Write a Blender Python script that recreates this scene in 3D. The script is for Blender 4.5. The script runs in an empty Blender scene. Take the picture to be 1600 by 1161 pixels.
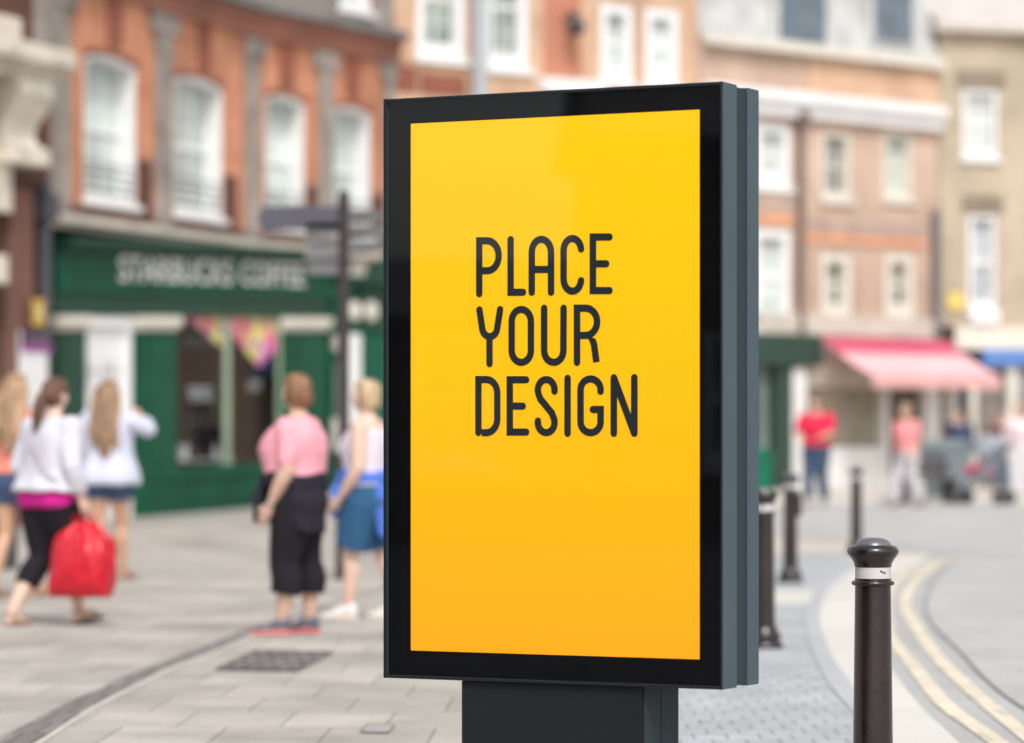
import bpy, bmesh, math, random
from mathutils import Vector, Matrix, noise
random.seed(7)
R = math.radians
SC = bpy.context.scene
COL = SC.collection
# the camera stands at (0, 0, H) and looks along +Y; F is its focal length in units of a 1600 wide picture
F, H, HY = 5200.0, 1.24, 696.0

def smooth(a, b, x):
    t = min(1.0, max(0.0, (x - a) / (b - a)))
    return t * t * (3 - 2 * t)

def gz(x, y):                      # the street climbs a little towards the far houses
    yy = y + 8.0 * smooth(-1.0, 2.0, x)
    return 0.21 * smooth(52.0, 64.0, yy)

def G(x, y, z=0.0):                # where a sight line meets the ground
    d = F * (H - z) / (y - HY)
    return Vector(((x - 800.0) / F * d, d, z))

def At(x, d):
    return Vector(((x - 800.0) / F * d, d))

# ------------------------------------------------------------------ mesh building
class MB:
    def __init__(s, fn=None):
        s.v = []; s.f = []; s.fn = fn
    def add(s, vs, fs):
        n = len(s.v)
        for p in vs:
            p = Vector(p)
            if s.fn: p = s.fn(p)
            s.v.append(p)
        for f in fs: s.f.append([i + n for i in f])
    def quad(s, a, b, c, d): s.add([a, b, c, d], [[0, 1, 2, 3]])
    def poly(s, pts): s.add(pts, [list(range(len(pts)))])
    def box(s, x0, x1, y0, y1, z0, z1):
        s.add([(x0,y0,z0),(x1,y0,z0),(x1,y1,z0),(x0,y1,z0),(x0,y0,z1),(x1,y0,z1),(x1,y1,z1),(x0,y1,z1)],
              [[0,3,2,1],[4,5,6,7],[0,1,5,4],[1,2,6,5],[2,3,7,6],[3,0,4,7]])
    def prism(s, pts, a, b, axis='y'):      # pts 2D (x,z) extruded along y from a to b, or (x,y) along z, or (y,z) along x
        def P(p, t):
            return (p[0], t, p[1]) if axis == 'y' else ((p[0], p[1], t) if axis == 'z' else (t, p[0], p[1]))
        n = len(pts)
        s.add([P(p, a) for p in pts] + [P(p, b) for p in pts],
              [list(range(n)), list(range(2*n-1, n-1, -1))] + [[i, (i+1) % n, n + (i+1) % n, n + i] for i in range(n)])
    def loft(s, rings, cap=True):
        n = len(rings[0]); vs = [p for r in rings for p in r]; fs = []
        for k in range(len(rings) - 1):
            for i in range(n):
                j = (i + 1) % n
                fs.append([k*n+i, k*n+j, (k+1)*n+j, (k+1)*n+i])
        if cap:
            fs.append(list(range(n))[::-1]); fs.append([(len(rings)-1)*n + i for i in range(n)])
        s.add(vs, fs)
    def lathe(s, prof, n=32, c=(0, 0, 0)):
        s.loft([[(c[0] + r*math.cos(2*math.pi*i/n), c[1] + r*math.sin(2*math.pi*i/n), c[2] + z) for i in range(n)] for r, z in prof])
    def tube(s, pts, rad, n=12, flat=1.0, up=(0, 0, 1), round_ends=False):
        pts = [Vector(p) for p in pts]
        rad = list(rad) if hasattr(rad, '__len__') else [rad] * len(pts)
        if round_ends:
            d0 = (pts[0] - pts[1]).normalized(); d1 = (pts[-1] - pts[-2]).normalized()
            pts = [pts[0] + d0*rad[0]*.9, pts[0] + d0*rad[0]*.6] + pts + [pts[-1] + d1*rad[-1]*.6, pts[-1] + d1*rad[-1]*.9]
            rad = [rad[0]*.35, rad[0]*.8] + rad + [rad[-1]*.8, rad[-1]*.35]
        rings = []; up = Vector(up); prev = None
        for i, p in enumerate(pts):
            d = (pts[min(i+1, len(pts)-1)] - pts[max(i-1, 0)]).normalized()
            if prev is None:
                a = d.cross(up)
                if a.length < 1e-3: a = d.cross(Vector((1, 0, 0)))
            else:
                a = prev - d * prev.dot(d)
            a.normalize(); prev = a
            b = d.cross(a)
            rings.append([p + a*math.cos(2*math.pi*k/n)*rad[i] + b*math.sin(2*math.pi*k/n)*rad[i]*flat for k in range(n)])
        s.loft(rings)
    def ell(s, c, r, M=None, n=16, m=10):
        c = Vector(c); rings = []
        for i in range(m + 1):
            t = -math.pi/2 + math.pi * (i + .0) / m
            t = max(-math.pi/2 + .12, min(math.pi/2 - .12, t))
            ring = []
            for k in range(n):
                p = Vector((r[0]*math.cos(t)*math.cos(2*math.pi*k/n), r[1]*math.cos(t)*math.sin(2*math.pi*k/n), r[2]*math.sin(t)))
                ring.append(c + (M @ p if M else p))
            rings.append(ring)
        s.loft(rings)
    def mesh(s, name):
        me = bpy.data.meshes.new(name)
        me.from_pydata([tuple(p) for p in s.v], [], s.f); me.update()
        bm = bmesh.new(); bm.from_mesh(me); bmesh.ops.recalc_face_normals(bm, faces=bm.faces); bm.to_mesh(me); bm.free()
        return me
    def build(s, name, m, parent=None, fr=None, smooth=None, bevel=0, loc=None, rotz=0):
        me = s.mesh(name)
        return link(name, me, m, parent, fr, smooth, bevel, loc, rotz)

def link(name, me, m, parent=None, fr=None, smooth=None, bevel=0, loc=None, rotz=0):
    if m: me.materials.clear(); me.materials.append(m)
    o = bpy.data.objects.new(name, me); COL.objects.link(o)
    if smooth is not None:
        for p in me.polygons: p.use_smooth = True
        me.set_sharp_from_angle(angle=R(smooth))
    if bevel:
        b = o.modifiers.new('Bevel', 'BEVEL'); b.width = bevel; b.segments = 2; b.limit_method = 'ANGLE'; b.angle_limit = R(40)
    if parent: o.parent = parent
    if fr:
        o.location = Vector((fr.A.x, fr.A.y, 0)) - (parent.location if parent else Vector((0, 0, 0)))
        o.rotation_euler = (0, 0, fr.ang)
    if loc is not None: o.location = loc; o.rotation_euler = (0, 0, rotz)
    return o

def tag(o, label, cat, group=None, kind=None):
    o['label'] = label; o['category'] = cat
    if group: o['group'] = group
    if kind: o['kind'] = kind
    return o
def thing(name, label, cat, loc=(0, 0, 0), rotz=0, group=None):
    o = bpy.data.objects.new(name, None); COL.objects.link(o); o.empty_display_size = .2
    o.location = loc; o.rotation_euler = (0, 0, rotz)
    return tag(o, label, cat, group)
def structure(o):
    o['kind'] = 'structure'; return o
def copy_tree(o, parent=None):
    c = o.copy(); COL.objects.link(c)
    if parent: c.parent = parent
    for ch in list(o.children): copy_tree(ch, c)
    return c

class Fr:                          # an upright plane over a line on the ground: local x along it, local -y towards the street
    def __init__(s, A, B):
        s.A = Vector((A[0], A[1])); s.B = Vector((B[0], B[1])); d = s.B - s.A
        s.L = d.length; s.e = d / s.L; s.ang = math.atan2(d.y, d.x)
    def U(s, px, back=0.0):
        A = s.A + Vector((-s.e.y, s.e.x)) * back
        k = (px - 800.0) / F       # A.x + u e.x = k (A.y + u e.y)
        return (k * A.y - A.x) / (s.e.x - k * s.e.y)
    def d(s, px, back=0.0):
        return s.A.y + s.U(px, back) * s.e.y + back * s.e.x
    def Z(s, px, py, back=0.0):
        return H + (HY - py) / F * s.d(px, back)
    def P(s, u): return s.A + s.e * u

# ------------------------------------------------------------------ materials
def nodes(name):
    m = bpy.data.materials.new(name); m.use_nodes = True
    nt = m.node_tree; b = nt.nodes['Principled BSDF']
    return m, nt, b
def N(nt, t, **kw):
    n = nt.nodes.new(t)
    for k, v in kw.items(): setattr(n, k, v)
    return n
def ramp(nt, src, c0, c1, p0=.3, p1=.7):
    r = N(nt, 'ShaderNodeValToRGB'); e = r.color_ramp.elements
    e[0].position = p0; e[1].position = p1; e[0].color = (*c0, 1); e[1].color = (*c1, 1)
    nt.links.new(src, r.inputs[0]); return r
def mixc(nt, fac, a, b, mode='MIX'):
    m = N(nt, 'ShaderNodeMix', data_type='RGBA', blend_type=mode)
    for s, v in ((m.inputs[0], fac), (m.inputs[6], a), (m.inputs[7], b)):
        if isinstance(v, (int, float)): s.default_value = v
        elif isinstance(v, tuple): s.default_value = (*v[:3], 1)
        else: nt.links.new(v, s)
    return m.outputs[2]
def mul(c, k): return tuple(min(1, x * k) for x in c)
def mat(name, col, rough=.6, var=.12, vs=2.0, bump=0.0, bs=60.0, metal=0.0, spec=.5, coat=0.0, st=(1, 1, 1), sss=0.0, speck=0.0):
    m, nt, b = nodes(name)
    tc = N(nt, 'ShaderNodeTexCoord'); mp = N(nt, 'ShaderNodeMapping'); mp.inputs['Scale'].default_value = st
    nt.links.new(tc.outputs['Object'], mp.inputs[0])
    nz = N(nt, 'ShaderNodeTexNoise'); nz.inputs['Scale'].default_value = vs; nz.inputs['Detail'].default_value = 5
    nt.links.new(mp.outputs[0], nz.inputs[0])
    c = ramp(nt, nz.outputs[0], mul(col, 1 - var), mul(col, 1 + var)).outputs[0]
    if speck:
        n3 = N(nt, 'ShaderNodeTexNoise'); n3.inputs['Scale'].default_value = bs * 2; n3.inputs['Detail'].default_value = 2
        nt.links.new(mp.outputs[0], n3.inputs[0])
        c = mixc(nt, speck, c, ramp(nt, n3.outputs[0], mul(col, .45), mul(col, 1.5), .35, .65).outputs[0])
    nt.links.new(c, b.inputs['Base Color'])
    b.inputs['Roughness'].default_value = rough; b.inputs['Metallic'].default_value = metal
    b.inputs['Specular IOR Level'].default_value = spec; b.inputs['Coat Weight'].default_value = coat
    if sss:
        b.inputs['Subsurface Weight'].default_value = sss; b.inputs['Subsurface Radius'].default_value = (.02, .008, .005)
    if bump:
        n2 = N(nt, 'ShaderNodeTexNoise'); n2.inputs['Scale'].default_value = bs; n2.inputs['Detail'].default_value = 3
        nt.links.new(mp.outputs[0], n2.inputs[0])
        bp = N(nt, 'ShaderNodeBump'); bp.inputs['Strength'].default_value = bump; bp.inputs['Distance'].default_value = .02
        nt.links.new(n2.outputs[0], bp.inputs['Height']); nt.links.new(bp.outputs[0], b.inputs['Normal'])
    return m
def brick(name, c1, c2, mortar, w=.225, h=.075, ms=.01, var=.25, vertical=True, rot=0.0, rough=.85, off=.5, big=.35, bump=.4, speck=.0):
    m, nt, b = nodes(name)
    tc = N(nt, 'ShaderNodeTexCoord'); sx = N(nt, 'ShaderNodeSeparateXYZ'); cx = N(nt, 'ShaderNodeCombineXYZ')
    nt.links.new(tc.outputs['Object'], sx.inputs[0])
    nt.links.new(sx.outputs[0], cx.inputs[0]); nt.links.new(sx.outputs[2 if vertical else 1], cx.inputs[1])
    mp = N(nt, 'ShaderNodeMapping'); mp.inputs['Rotation'].default_value = (0, 0, rot)
    nt.links.new(cx.outputs[0], mp.inputs[0])
    bt = N(nt, 'ShaderNodeTexBrick'); bt.offset = off
    bt.inputs['Color1'].default_value = (*c1, 1); bt.inputs['Color2'].default_value = (*c2, 1); bt.inputs['Mortar'].default_value = (*mortar, 1)
    bt.inputs['Scale'].default_value = 1; bt.inputs['Mortar Size'].default_value = ms; bt.inputs['Mortar Smooth'].default_value = .3
    bt.inputs['Brick Width'].default_value = w; bt.inputs['Row Height'].default_value = h; bt.inputs['Bias'].default_value = -.1
    nt.links.new(mp.outputs[0], bt.inputs[0])
    nz = N(nt, 'ShaderNodeTexNoise'); nz.inputs['Scale'].default_value = big; nz.inputs['Detail'].default_value = 8; nz.inputs['Roughness'].default_value = .65
    nt.links.new(tc.outputs['Object'], nz.inputs[0])
    g = ramp(nt, nz.outputs[0], (1-var,)*3, (1+var*.5,)*3, .3, .7)
    c = mixc(nt, 1.0, bt.outputs[0], g.outputs[0], 'MULTIPLY')
    if speck:
        n3 = N(nt, 'ShaderNodeTexNoise'); n3.inputs['Scale'].default_value = 90; n3.inputs['Detail'].default_value = 3
        nt.links.new(tc.outputs['Object'], n3.inputs[0])
        c = mixc(nt, 1.0, c, ramp(nt, n3.outputs[0], (1-speck,)*3, (1+speck,)*3, .35, .65).outputs[0], 'MULTIPLY')
    nt.links.new(c, b.inputs['Base Color']); b.inputs['Roughness'].default_value = rough; b.inputs['Specular IOR Level'].default_value = .3
    bp = N(nt, 'ShaderNodeBump'); bp.inputs['Strength'].default_value = bump; bp.inputs['Distance'].default_value = .008; bp.invert = True
    nt.links.new(bt.outputs['Fac'], bp.inputs['Height']); nt.links.new(bp.outputs[0], b.inputs['Normal'])
    return m
def glass(name, tint=(.9, .95, .93), refl=1.0, ior=1.45):
    m, nt, b = nodes(name); nt.nodes.remove(b)
    out = nt.nodes['Material Output']
    f0 = ((ior - 1)/(ior + 1))**2                  # the same mirror strength from either side of the sheet
    ge = N(nt, 'ShaderNodeNewGeometry'); dt = N(nt, 'ShaderNodeVectorMath', operation='DOT_PRODUCT')
    nt.links.new(ge.outputs['Incoming'], dt.inputs[0]); nt.links.new(ge.outputs['Normal'], dt.inputs[1])
    def M_(op, a, b):
        n = N(nt, 'ShaderNodeMath', operation=op)
        for s, v in ((n.inputs[0], a), (n.inputs[1], b)):
            if isinstance(v, (int, float)): s.default_value = v
            elif v is not None: nt.links.new(v, s)
        return n.outputs[0]
    c = M_('POWER', M_('SUBTRACT', 1.0, M_('ABSOLUTE', dt.outputs['Value'], None)), 5.0)
    fac = M_('MULTIPLY', M_('ADD', M_('MULTIPLY', c, 1 - f0), f0), refl)
    t = N(nt, 'ShaderNodeBsdfTransparent'); t.inputs[0].default_value = (*tint, 1)
    g = N(nt, 'ShaderNodeBsdfGlossy'); g.inputs['Roughness'].default_value = .02
    mx = N(nt, 'ShaderNodeMixShader')
    nt.links.new(fac, mx.inputs[0]); nt.links.new(t.outputs[0], mx.inputs[1]); nt.links.new(g.outputs[0], mx.inputs[2])
    nt.links.new(mx.outputs[0], out.inputs[0]); return m

def text(name, body, m, parent, fr, u0, z0, width, height, y=-.02, thick=.012, fn=None):
    cu = bpy.data.curves.new(name, 'FONT'); cu.body = body; cu.size = 1; cu.extrude = 0; cu.fill_mode = 'FRONT'
    t = bpy.data.objects.new(name, cu); COL.objects.link(t)
    dg = bpy.context.evaluated_depsgraph_get(); dg.update()
    me = bpy.data.meshes.new_from_object(t.evaluated_get(dg)); bpy.data.objects.remove(t)
    xs = [v.co.x for v in me.vertices]; ys = [v.co.y for v in me.vertices]
    sx = width / (max(xs) - min(xs)); sz = height / (max(ys) - min(ys)); x0 = min(xs); y0 = min(ys)
    bm = bmesh.new(); bm.from_mesh(me)
    for v in bm.verts:
        p = Vector((u0 + (v.co.x - x0)*sx, y, z0 + (v.co.y - y0)*sz)); v.co = fn(p) if fn else p
    r = bmesh.ops.extrude_face_region(bm, geom=bm.faces[:])
    for g in r['geom']:
        if isinstance(g, bmesh.types.BMVert): g.co.y -= thick
    bmesh.ops.recalc_face_normals(bm, faces=bm.faces)
    bm.to_mesh(me); bm.free(); me.name = name
    return link(name, me, m, parent, fr)

def crom(pts, n=8):                # a smooth line through the points
    P = [Vector(p) for p in pts]; P = [P[0]*2 - P[1]] + P + [P[-1]*2 - P[-2]]
    out = []
    for i in range(1, len(P) - 2):
        for k in range(n):
            t = k / n
            out.append(.5*((2*P[i]) + (P[i+1]-P[i-1])*t + (2*P[i-1]-5*P[i]+4*P[i+1]-P[i+2])*t*t + (3*P[i]-P[i-1]-3*P[i+1]+P[i+2])*t**3))
    out.append(P[-2]); return out
def resample(P, n):
    L = [0]
    for a, b in zip(P, P[1:]): L.append(L[-1] + (b - a).length)
    out = []; j = 0
    for k in range(n):
        s = L[-1] * k / (n - 1)
        while j < len(P) - 2 and L[j+1] < s: j += 1
        t = (s - L[j]) / max(1e-9, L[j+1] - L[j]); out.append(P[j].lerp(P[j+1], min(1, t)))
    return out
def sheet(name, Lp, Rp, m, off, nx=6, ny=60, thick=0):
    A = resample([Vector((p[0], p[1], 0)) for p in Lp], ny); B = resample([Vector((p[0], p[1], 0)) for p in Rp], ny)
    mb = MB(); vs = []; fs = []
    for i in range(ny):
        for k in range(nx + 1):
            p = A[i].lerp(B[i], k / nx); vs.append((p.x, p.y, gz(p.x, p.y) + off))
    w = nx + 1
    for i in range(ny - 1):
        for k in range(nx): fs.append([i*w+k, i*w+k+1, (i+1)*w+k+1, (i+1)*w+k])
    if thick:
        n0 = len(vs)
        for i in range(ny):
            for k in (0, nx):
                p = vs[i*w+k]; vs.append((p[0], p[1], p[2] - thick))
        for i in range(ny - 1):
            a = n0 + 2*i
            fs.append([i*w, (i+1)*w, a+2, a]); fs.append([i*w+nx, (i+1)*w+nx, a+3, a+1])
        fs.append([0] + list(range(1, w)) + [n0+1, n0])
        e = (ny-1)*w; fs.append([e + k for k in range(w)] + [n0 + 2*(ny-1) + 1, n0 + 2*(ny-1)])
    mb.add(vs, fs)
    return structure(mb.build(name, m))
# ================================================================== ground
def ground():
    xs = [-400, -200, -100, -60, -40] + [-30 + i for i in range(0, 61)] + [40, 60, 100, 200, 400]
    ys = [-400, -200, -100, -60, -30, -15, 0, 5, 10, 15, 20, 25, 30, 35] + [40 + i for i in range(0, 41)] + [90, 110, 150, 250, 400]
    mb = MB(); w = len(xs)
    vs = [(x, y, gz(x, y)) for y in ys for x in xs]
    fs = [[j*w+i, j*w+i+1, (j+1)*w+i+1, (j+1)*w+i] for j in range(len(ys)-1) for i in range(w-1)]
    mb.add(vs, fs)
    m = brick('slab paving', (.475, .436, .388), (.388, .355, .314), (.18, .165, .15), w=.46, h=.86, ms=.0045, var=.36, vertical=False, rot=R(1.4), big=.9, bump=.5, speck=.26)
    structure(mb.build('pavement', m))
ground()
M_sett = brick('blue grey setts', (.45, .465, .48), (.39, .405, .42), (.29, .29, .29), w=.14, h=.25, ms=.006, var=.22, vertical=False, big=1.2, bump=.7, speck=.22)
M_band = brick('blue grey kerb stones', (.45, .46, .475), (.41, .42, .435), (.30, .30, .305), w=1.2, h=.62, ms=.006, var=.1, vertical=False, bump=.4, speck=.1)
M_cream = brick('cream granite kerb', (.64, .615, .56), (.58, .56, .515), (.44, .43, .40), w=3.0, h=2.2, ms=.006, var=.1, vertical=False, speck=.1)
M_road = brick('grey road setts', (.47, .465, .455), (.42, .415, .405), (.33, .33, .325), w=.22, h=.5, ms=.005, var=.14, vertical=False, rot=R(-14), big=.7, bump=.5, speck=.2)
M_gut = brick('grey channel setts', (.44, .435, .42), (.40, .395, .385), (.30, .295, .285), w=.5, h=.5, ms=.006, var=.12, vertical=False, speck=.16)
M_line = brick('worn cream yellow paint', (.72, .64, .50), (.66, .59, .47), (.46, .42, .36), w=.5, h=.42, ms=.008, var=.22, vertical=False, big=2.2, speck=.18)
M_pink = brick('pinkish cream pavers', (.58, .53, .47), (.53, .48, .43), (.45, .41, .37), w=.25, h=.6, ms=.006, var=.14, vertical=False, speck=.1)
M_dark = mat('dark joint', (.16, .155, .15), .9)
M_drain = brick('drain setts', (.235, .21, .195), (.185, .165, .155), (.12, .11, .105), w=.1, h=.55, ms=.008, var=.2, vertical=False, bump=.6, speck=.2)
M_edge = mat('pale drain edging', (.55, .52, .46), .8, .1, 6)

def gp(l): return crom([G(*p).xy.to_3d() for p in l])
band_l = gp([(1420,1230),(1334,1118),(1294,1069),(1268,1016),(1259,977),(1260,954),(1271,928),(1288,908),(1321,888),(1347,877),(1375,868)])
band_r = gp([(1440,1230),(1334,1077),(1298,1023),(1282,977),(1283,951),(1294,924),(1314,905),(1337,892),(1362,881),(1395,871)])
cream_r = gp([(1560,1230),(1495,1161),(1439,1108),(1395,1052),(1365,1012),(1350,977),(1349,950),(1362,926),(1393,901),(1436,880),(1456,868)])
gut_r = gp([(1900,1230),(1600,1110),(1495,1016),(1452,970),(1447,941),(1458,911),(1478,888),(1500,872),(1506,866)])
# the road: left edge behind the sign round to the far kerb
def L2(px, d): return Vector(((px-800)/F*d, d, 0))
sett_l = [G(890,1230).xy.to_3d(), G(905,1161).xy.to_3d(), G(960,960).xy.to_3d(), G(1000,868).xy.to_3d()]
sheet('sett_paving', sett_l, band_l, M_sett, .004, 10, 60)
sheet('kerb_band', band_l, band_r, M_band, .012, 3, 80, .05)
sheet('granite_kerb', band_r, cream_r, M_cream, .012, 3, 80, .05)
sheet('road_channel', cream_r, gut_r, M_gut, .004, 6, 80)
# road beyond the channel, out to the right and behind
gut_x = gut_r
far_r = [p + Vector((14 + 4*i/len(gut_x), .5*i/len(gut_x)*8, 0)) for i, p in enumerate(gut_x)]
sheet('road', gut_r, far_r, M_road, .005, 20, 60)
# the road turns left behind the little peninsula of pavement
back_a = [L2(620, 46.5), L2(900, 46.5), L2(1200, 45.5), L2(1330, 43.0), L2(1400, 40.5), L2(1456, 37.7), L2(1506, 37.9), L2(1700, 38), L2(2600, 39)]
back_b = [L2(620, 55.5), L2(900, 56.0), L2(1200, 57.5), L2(1330, 58.5), L2(1400, 59), L2(1470, 59.3), L2(1560, 59.6), L2(1750, 60), L2(2600, 62)]
def side(l): return crom(l, 6)
sheet('cross_road', side(back_a), side(back_b), M_road, .009, 24, 60)
sheet('far_kerb', side(back_b), [p + Vector((.1, .35, 0)) for p in side(back_b)], M_cream, .10, 2, 60, .12)
sheet('pink_paving', [L2(900, 37.2), L2(1180, 37.6), L2(1300, 37.6), L2(1372, 36.9)], [L2(900, 46.3), L2(1180, 45.4), L2(1330, 42.6), L2(1452, 37.6)], M_pink, .007, 10, 30)
sheet('far_pavement', [p + Vector((.1, .35, 0)) for p in side(back_b)], [p + Vector((2, 22, 0)) for p in side(back_b)], M_pink, .085, 24, 60)
# joint between channel and road, and the two worn yellow lines
def ribbon_on(name, l, w, m, off, n=90):
    C = crom([G(*p).xy.to_3d() for p in l], 10)
    A = []; B = []
    for i, p in enumerate(C):
        t = (C[min(i+1, len(C)-1)] - C[max(i-1, 0)]).normalized(); s = Vector((t.y, -t.x, 0)) * (w/2)
        A.append(p - s); B.append(p + s)
    return sheet(name, A, B, m, off, 2, n)
ribbon_on('road_joint', [(1900,1230),(1600,1110),(1495,1016),(1452,970),(1447,941),(1458,911),(1478,888),(1500,872)], .014, M_dark, .012)
def line_sheet(name, l, r, off): sheet(name, gp(l), gp(r), M_line, off, 2, 100)
line_sheet('road_line', [(1600,1210),(1540,1161),(1462,1103),(1416,1043),(1383,997),(1376,955),(1384,918),(1420,890),(1470,876)],
           [(1640,1210),(1573,1161),(1492,1103),(1440,1043),(1402,997),(1393,955),(1402,918),(1436,891),(1484,877)], .010)
line_sheet('road_line', [(1680,1230),(1586,1151),(1512,1088),(1448,1023),(1411,964),(1406,938),(1423,908),(1455,885),(1505,871)],
           [(1720,1230),(1618,1151),(1540,1088),(1473,1023),(1431,964),(1424,938),(1440,908),(1468,886),(1516,872)], .010)
# small pale patch of pavers beside the second bollard
sheet('pale_pavers', [G(1200,946).xy.to_3d(), G(1205,924).xy.to_3d()], [G(1262,946).xy.to_3d(), G(1274,924).xy.to_3d()], M_cream, .008, 4, 4)
# drain channel running diagonally over the slabs
dl = [(-120,1230),(0,1157),(94,1105),(214,1051),(281,1024),(356,996),(409,979),(500,950),(548,933),(640,909),(760,884)]
dr = [(-60,1230),(71,1154),(135,1112),(210,1073),(262,1047),(337,1019),(409,987),(500,956),(548,938),(640,913),(760,887)]
sheet('drain_channel', gp(dl), gp(dr), M_drain, .004, 3, 90)
de = [(x + 5 - 4*i/10, y + 3 - 2.4*i/10) for i, (x, y) in enumerate(dr)]
sheet('drain_edging', gp(dr), gp(de), M_edge, .009, 2, 90, .02)
ribbon_on('drain_line', [(-100,852),(120,838),(190,838),(280,846),(380,858),(480,866),(600,876),(760,884)], .10, M_drain, .005)
# band of small brick pavers along the shop fronts
sheet('paver_band', [L2(-120, 47), L2(120, 50.5), L2(330, 54.5), L2(520, 59), L2(700, 61)], [L2(-120, 51.5), L2(90, 55), L2(330, 61), L2(520, 65), L2(700, 68)],
      brick('grey brick pavers', (.40, .375, .345), (.34, .32, .295), (.24, .23, .215), w=.12, h=.45, ms=.012, var=.15, vertical=False, speck=.1), .006, 10, 40)

def cover(name, px, label, m, tile):
    P = [G(*p) for p in px]; c = sum(P, Vector()) / 4
    t = thing(name, label, 'manhole cover', (c.x, c.y, 0))
    mb = MB(); mb.add([(p - c) + Vector((0, 0, .006)) for p in P], [[0, 1, 2, 3]]); mb.build('cover_plate', m, t)
    mf = MB()
    for i in range(4):
        a, b = P[i] - c, P[(i+1) % 4] - c
        mf.quad(a*1.0 + Vector((0,0,.010)), b*1.0 + Vector((0,0,.010)), b*.94 + Vector((0,0,.010)), a*.94 + Vector((0,0,.010)))
    mf.build('cover_frame', M_dark2, t)
M_dark2 = mat('dark iron frame', (.17, .16, .155), .6, .2, 20)
M_iron = brick('chequered iron', (.40, .37, .345), (.27, .25, .235), (.06, .056, .052), w=.085, h=.36, ms=.028, var=.3, vertical=False, rot=R(14), rough=.55, big=3, bump=1.0, speck=.3)
cover('manhole_cover', [(335,1048),(465,1050),(523,1020),(398,1018)], 'large chequered iron manhole cover set in the pale slabs', M_iron, 1)
cover('manhole_cover', [(562,1146),(608,1147),(617,1134),(574,1133)], 'small plain steel access cover in the slabs beside the advertising stand', mat('worn steel', (.36,.35,.34), .5, .2, 30), 1)

# unseen dark lane added left of the viewer to darken the cover glass reflection
sheet('added_dark_lane', [Vector((-28,-16,0)), Vector((-16,-28,0)), Vector((0,-34,0))][::-1], [Vector((-26,13,0)), Vector((-3.2,9.5,0)), Vector((-2,-4,0))][::-1], mat('asphalt', (.045,.045,.047), .9, .2, 3, .3, 60), .006, 8, 20)
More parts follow.
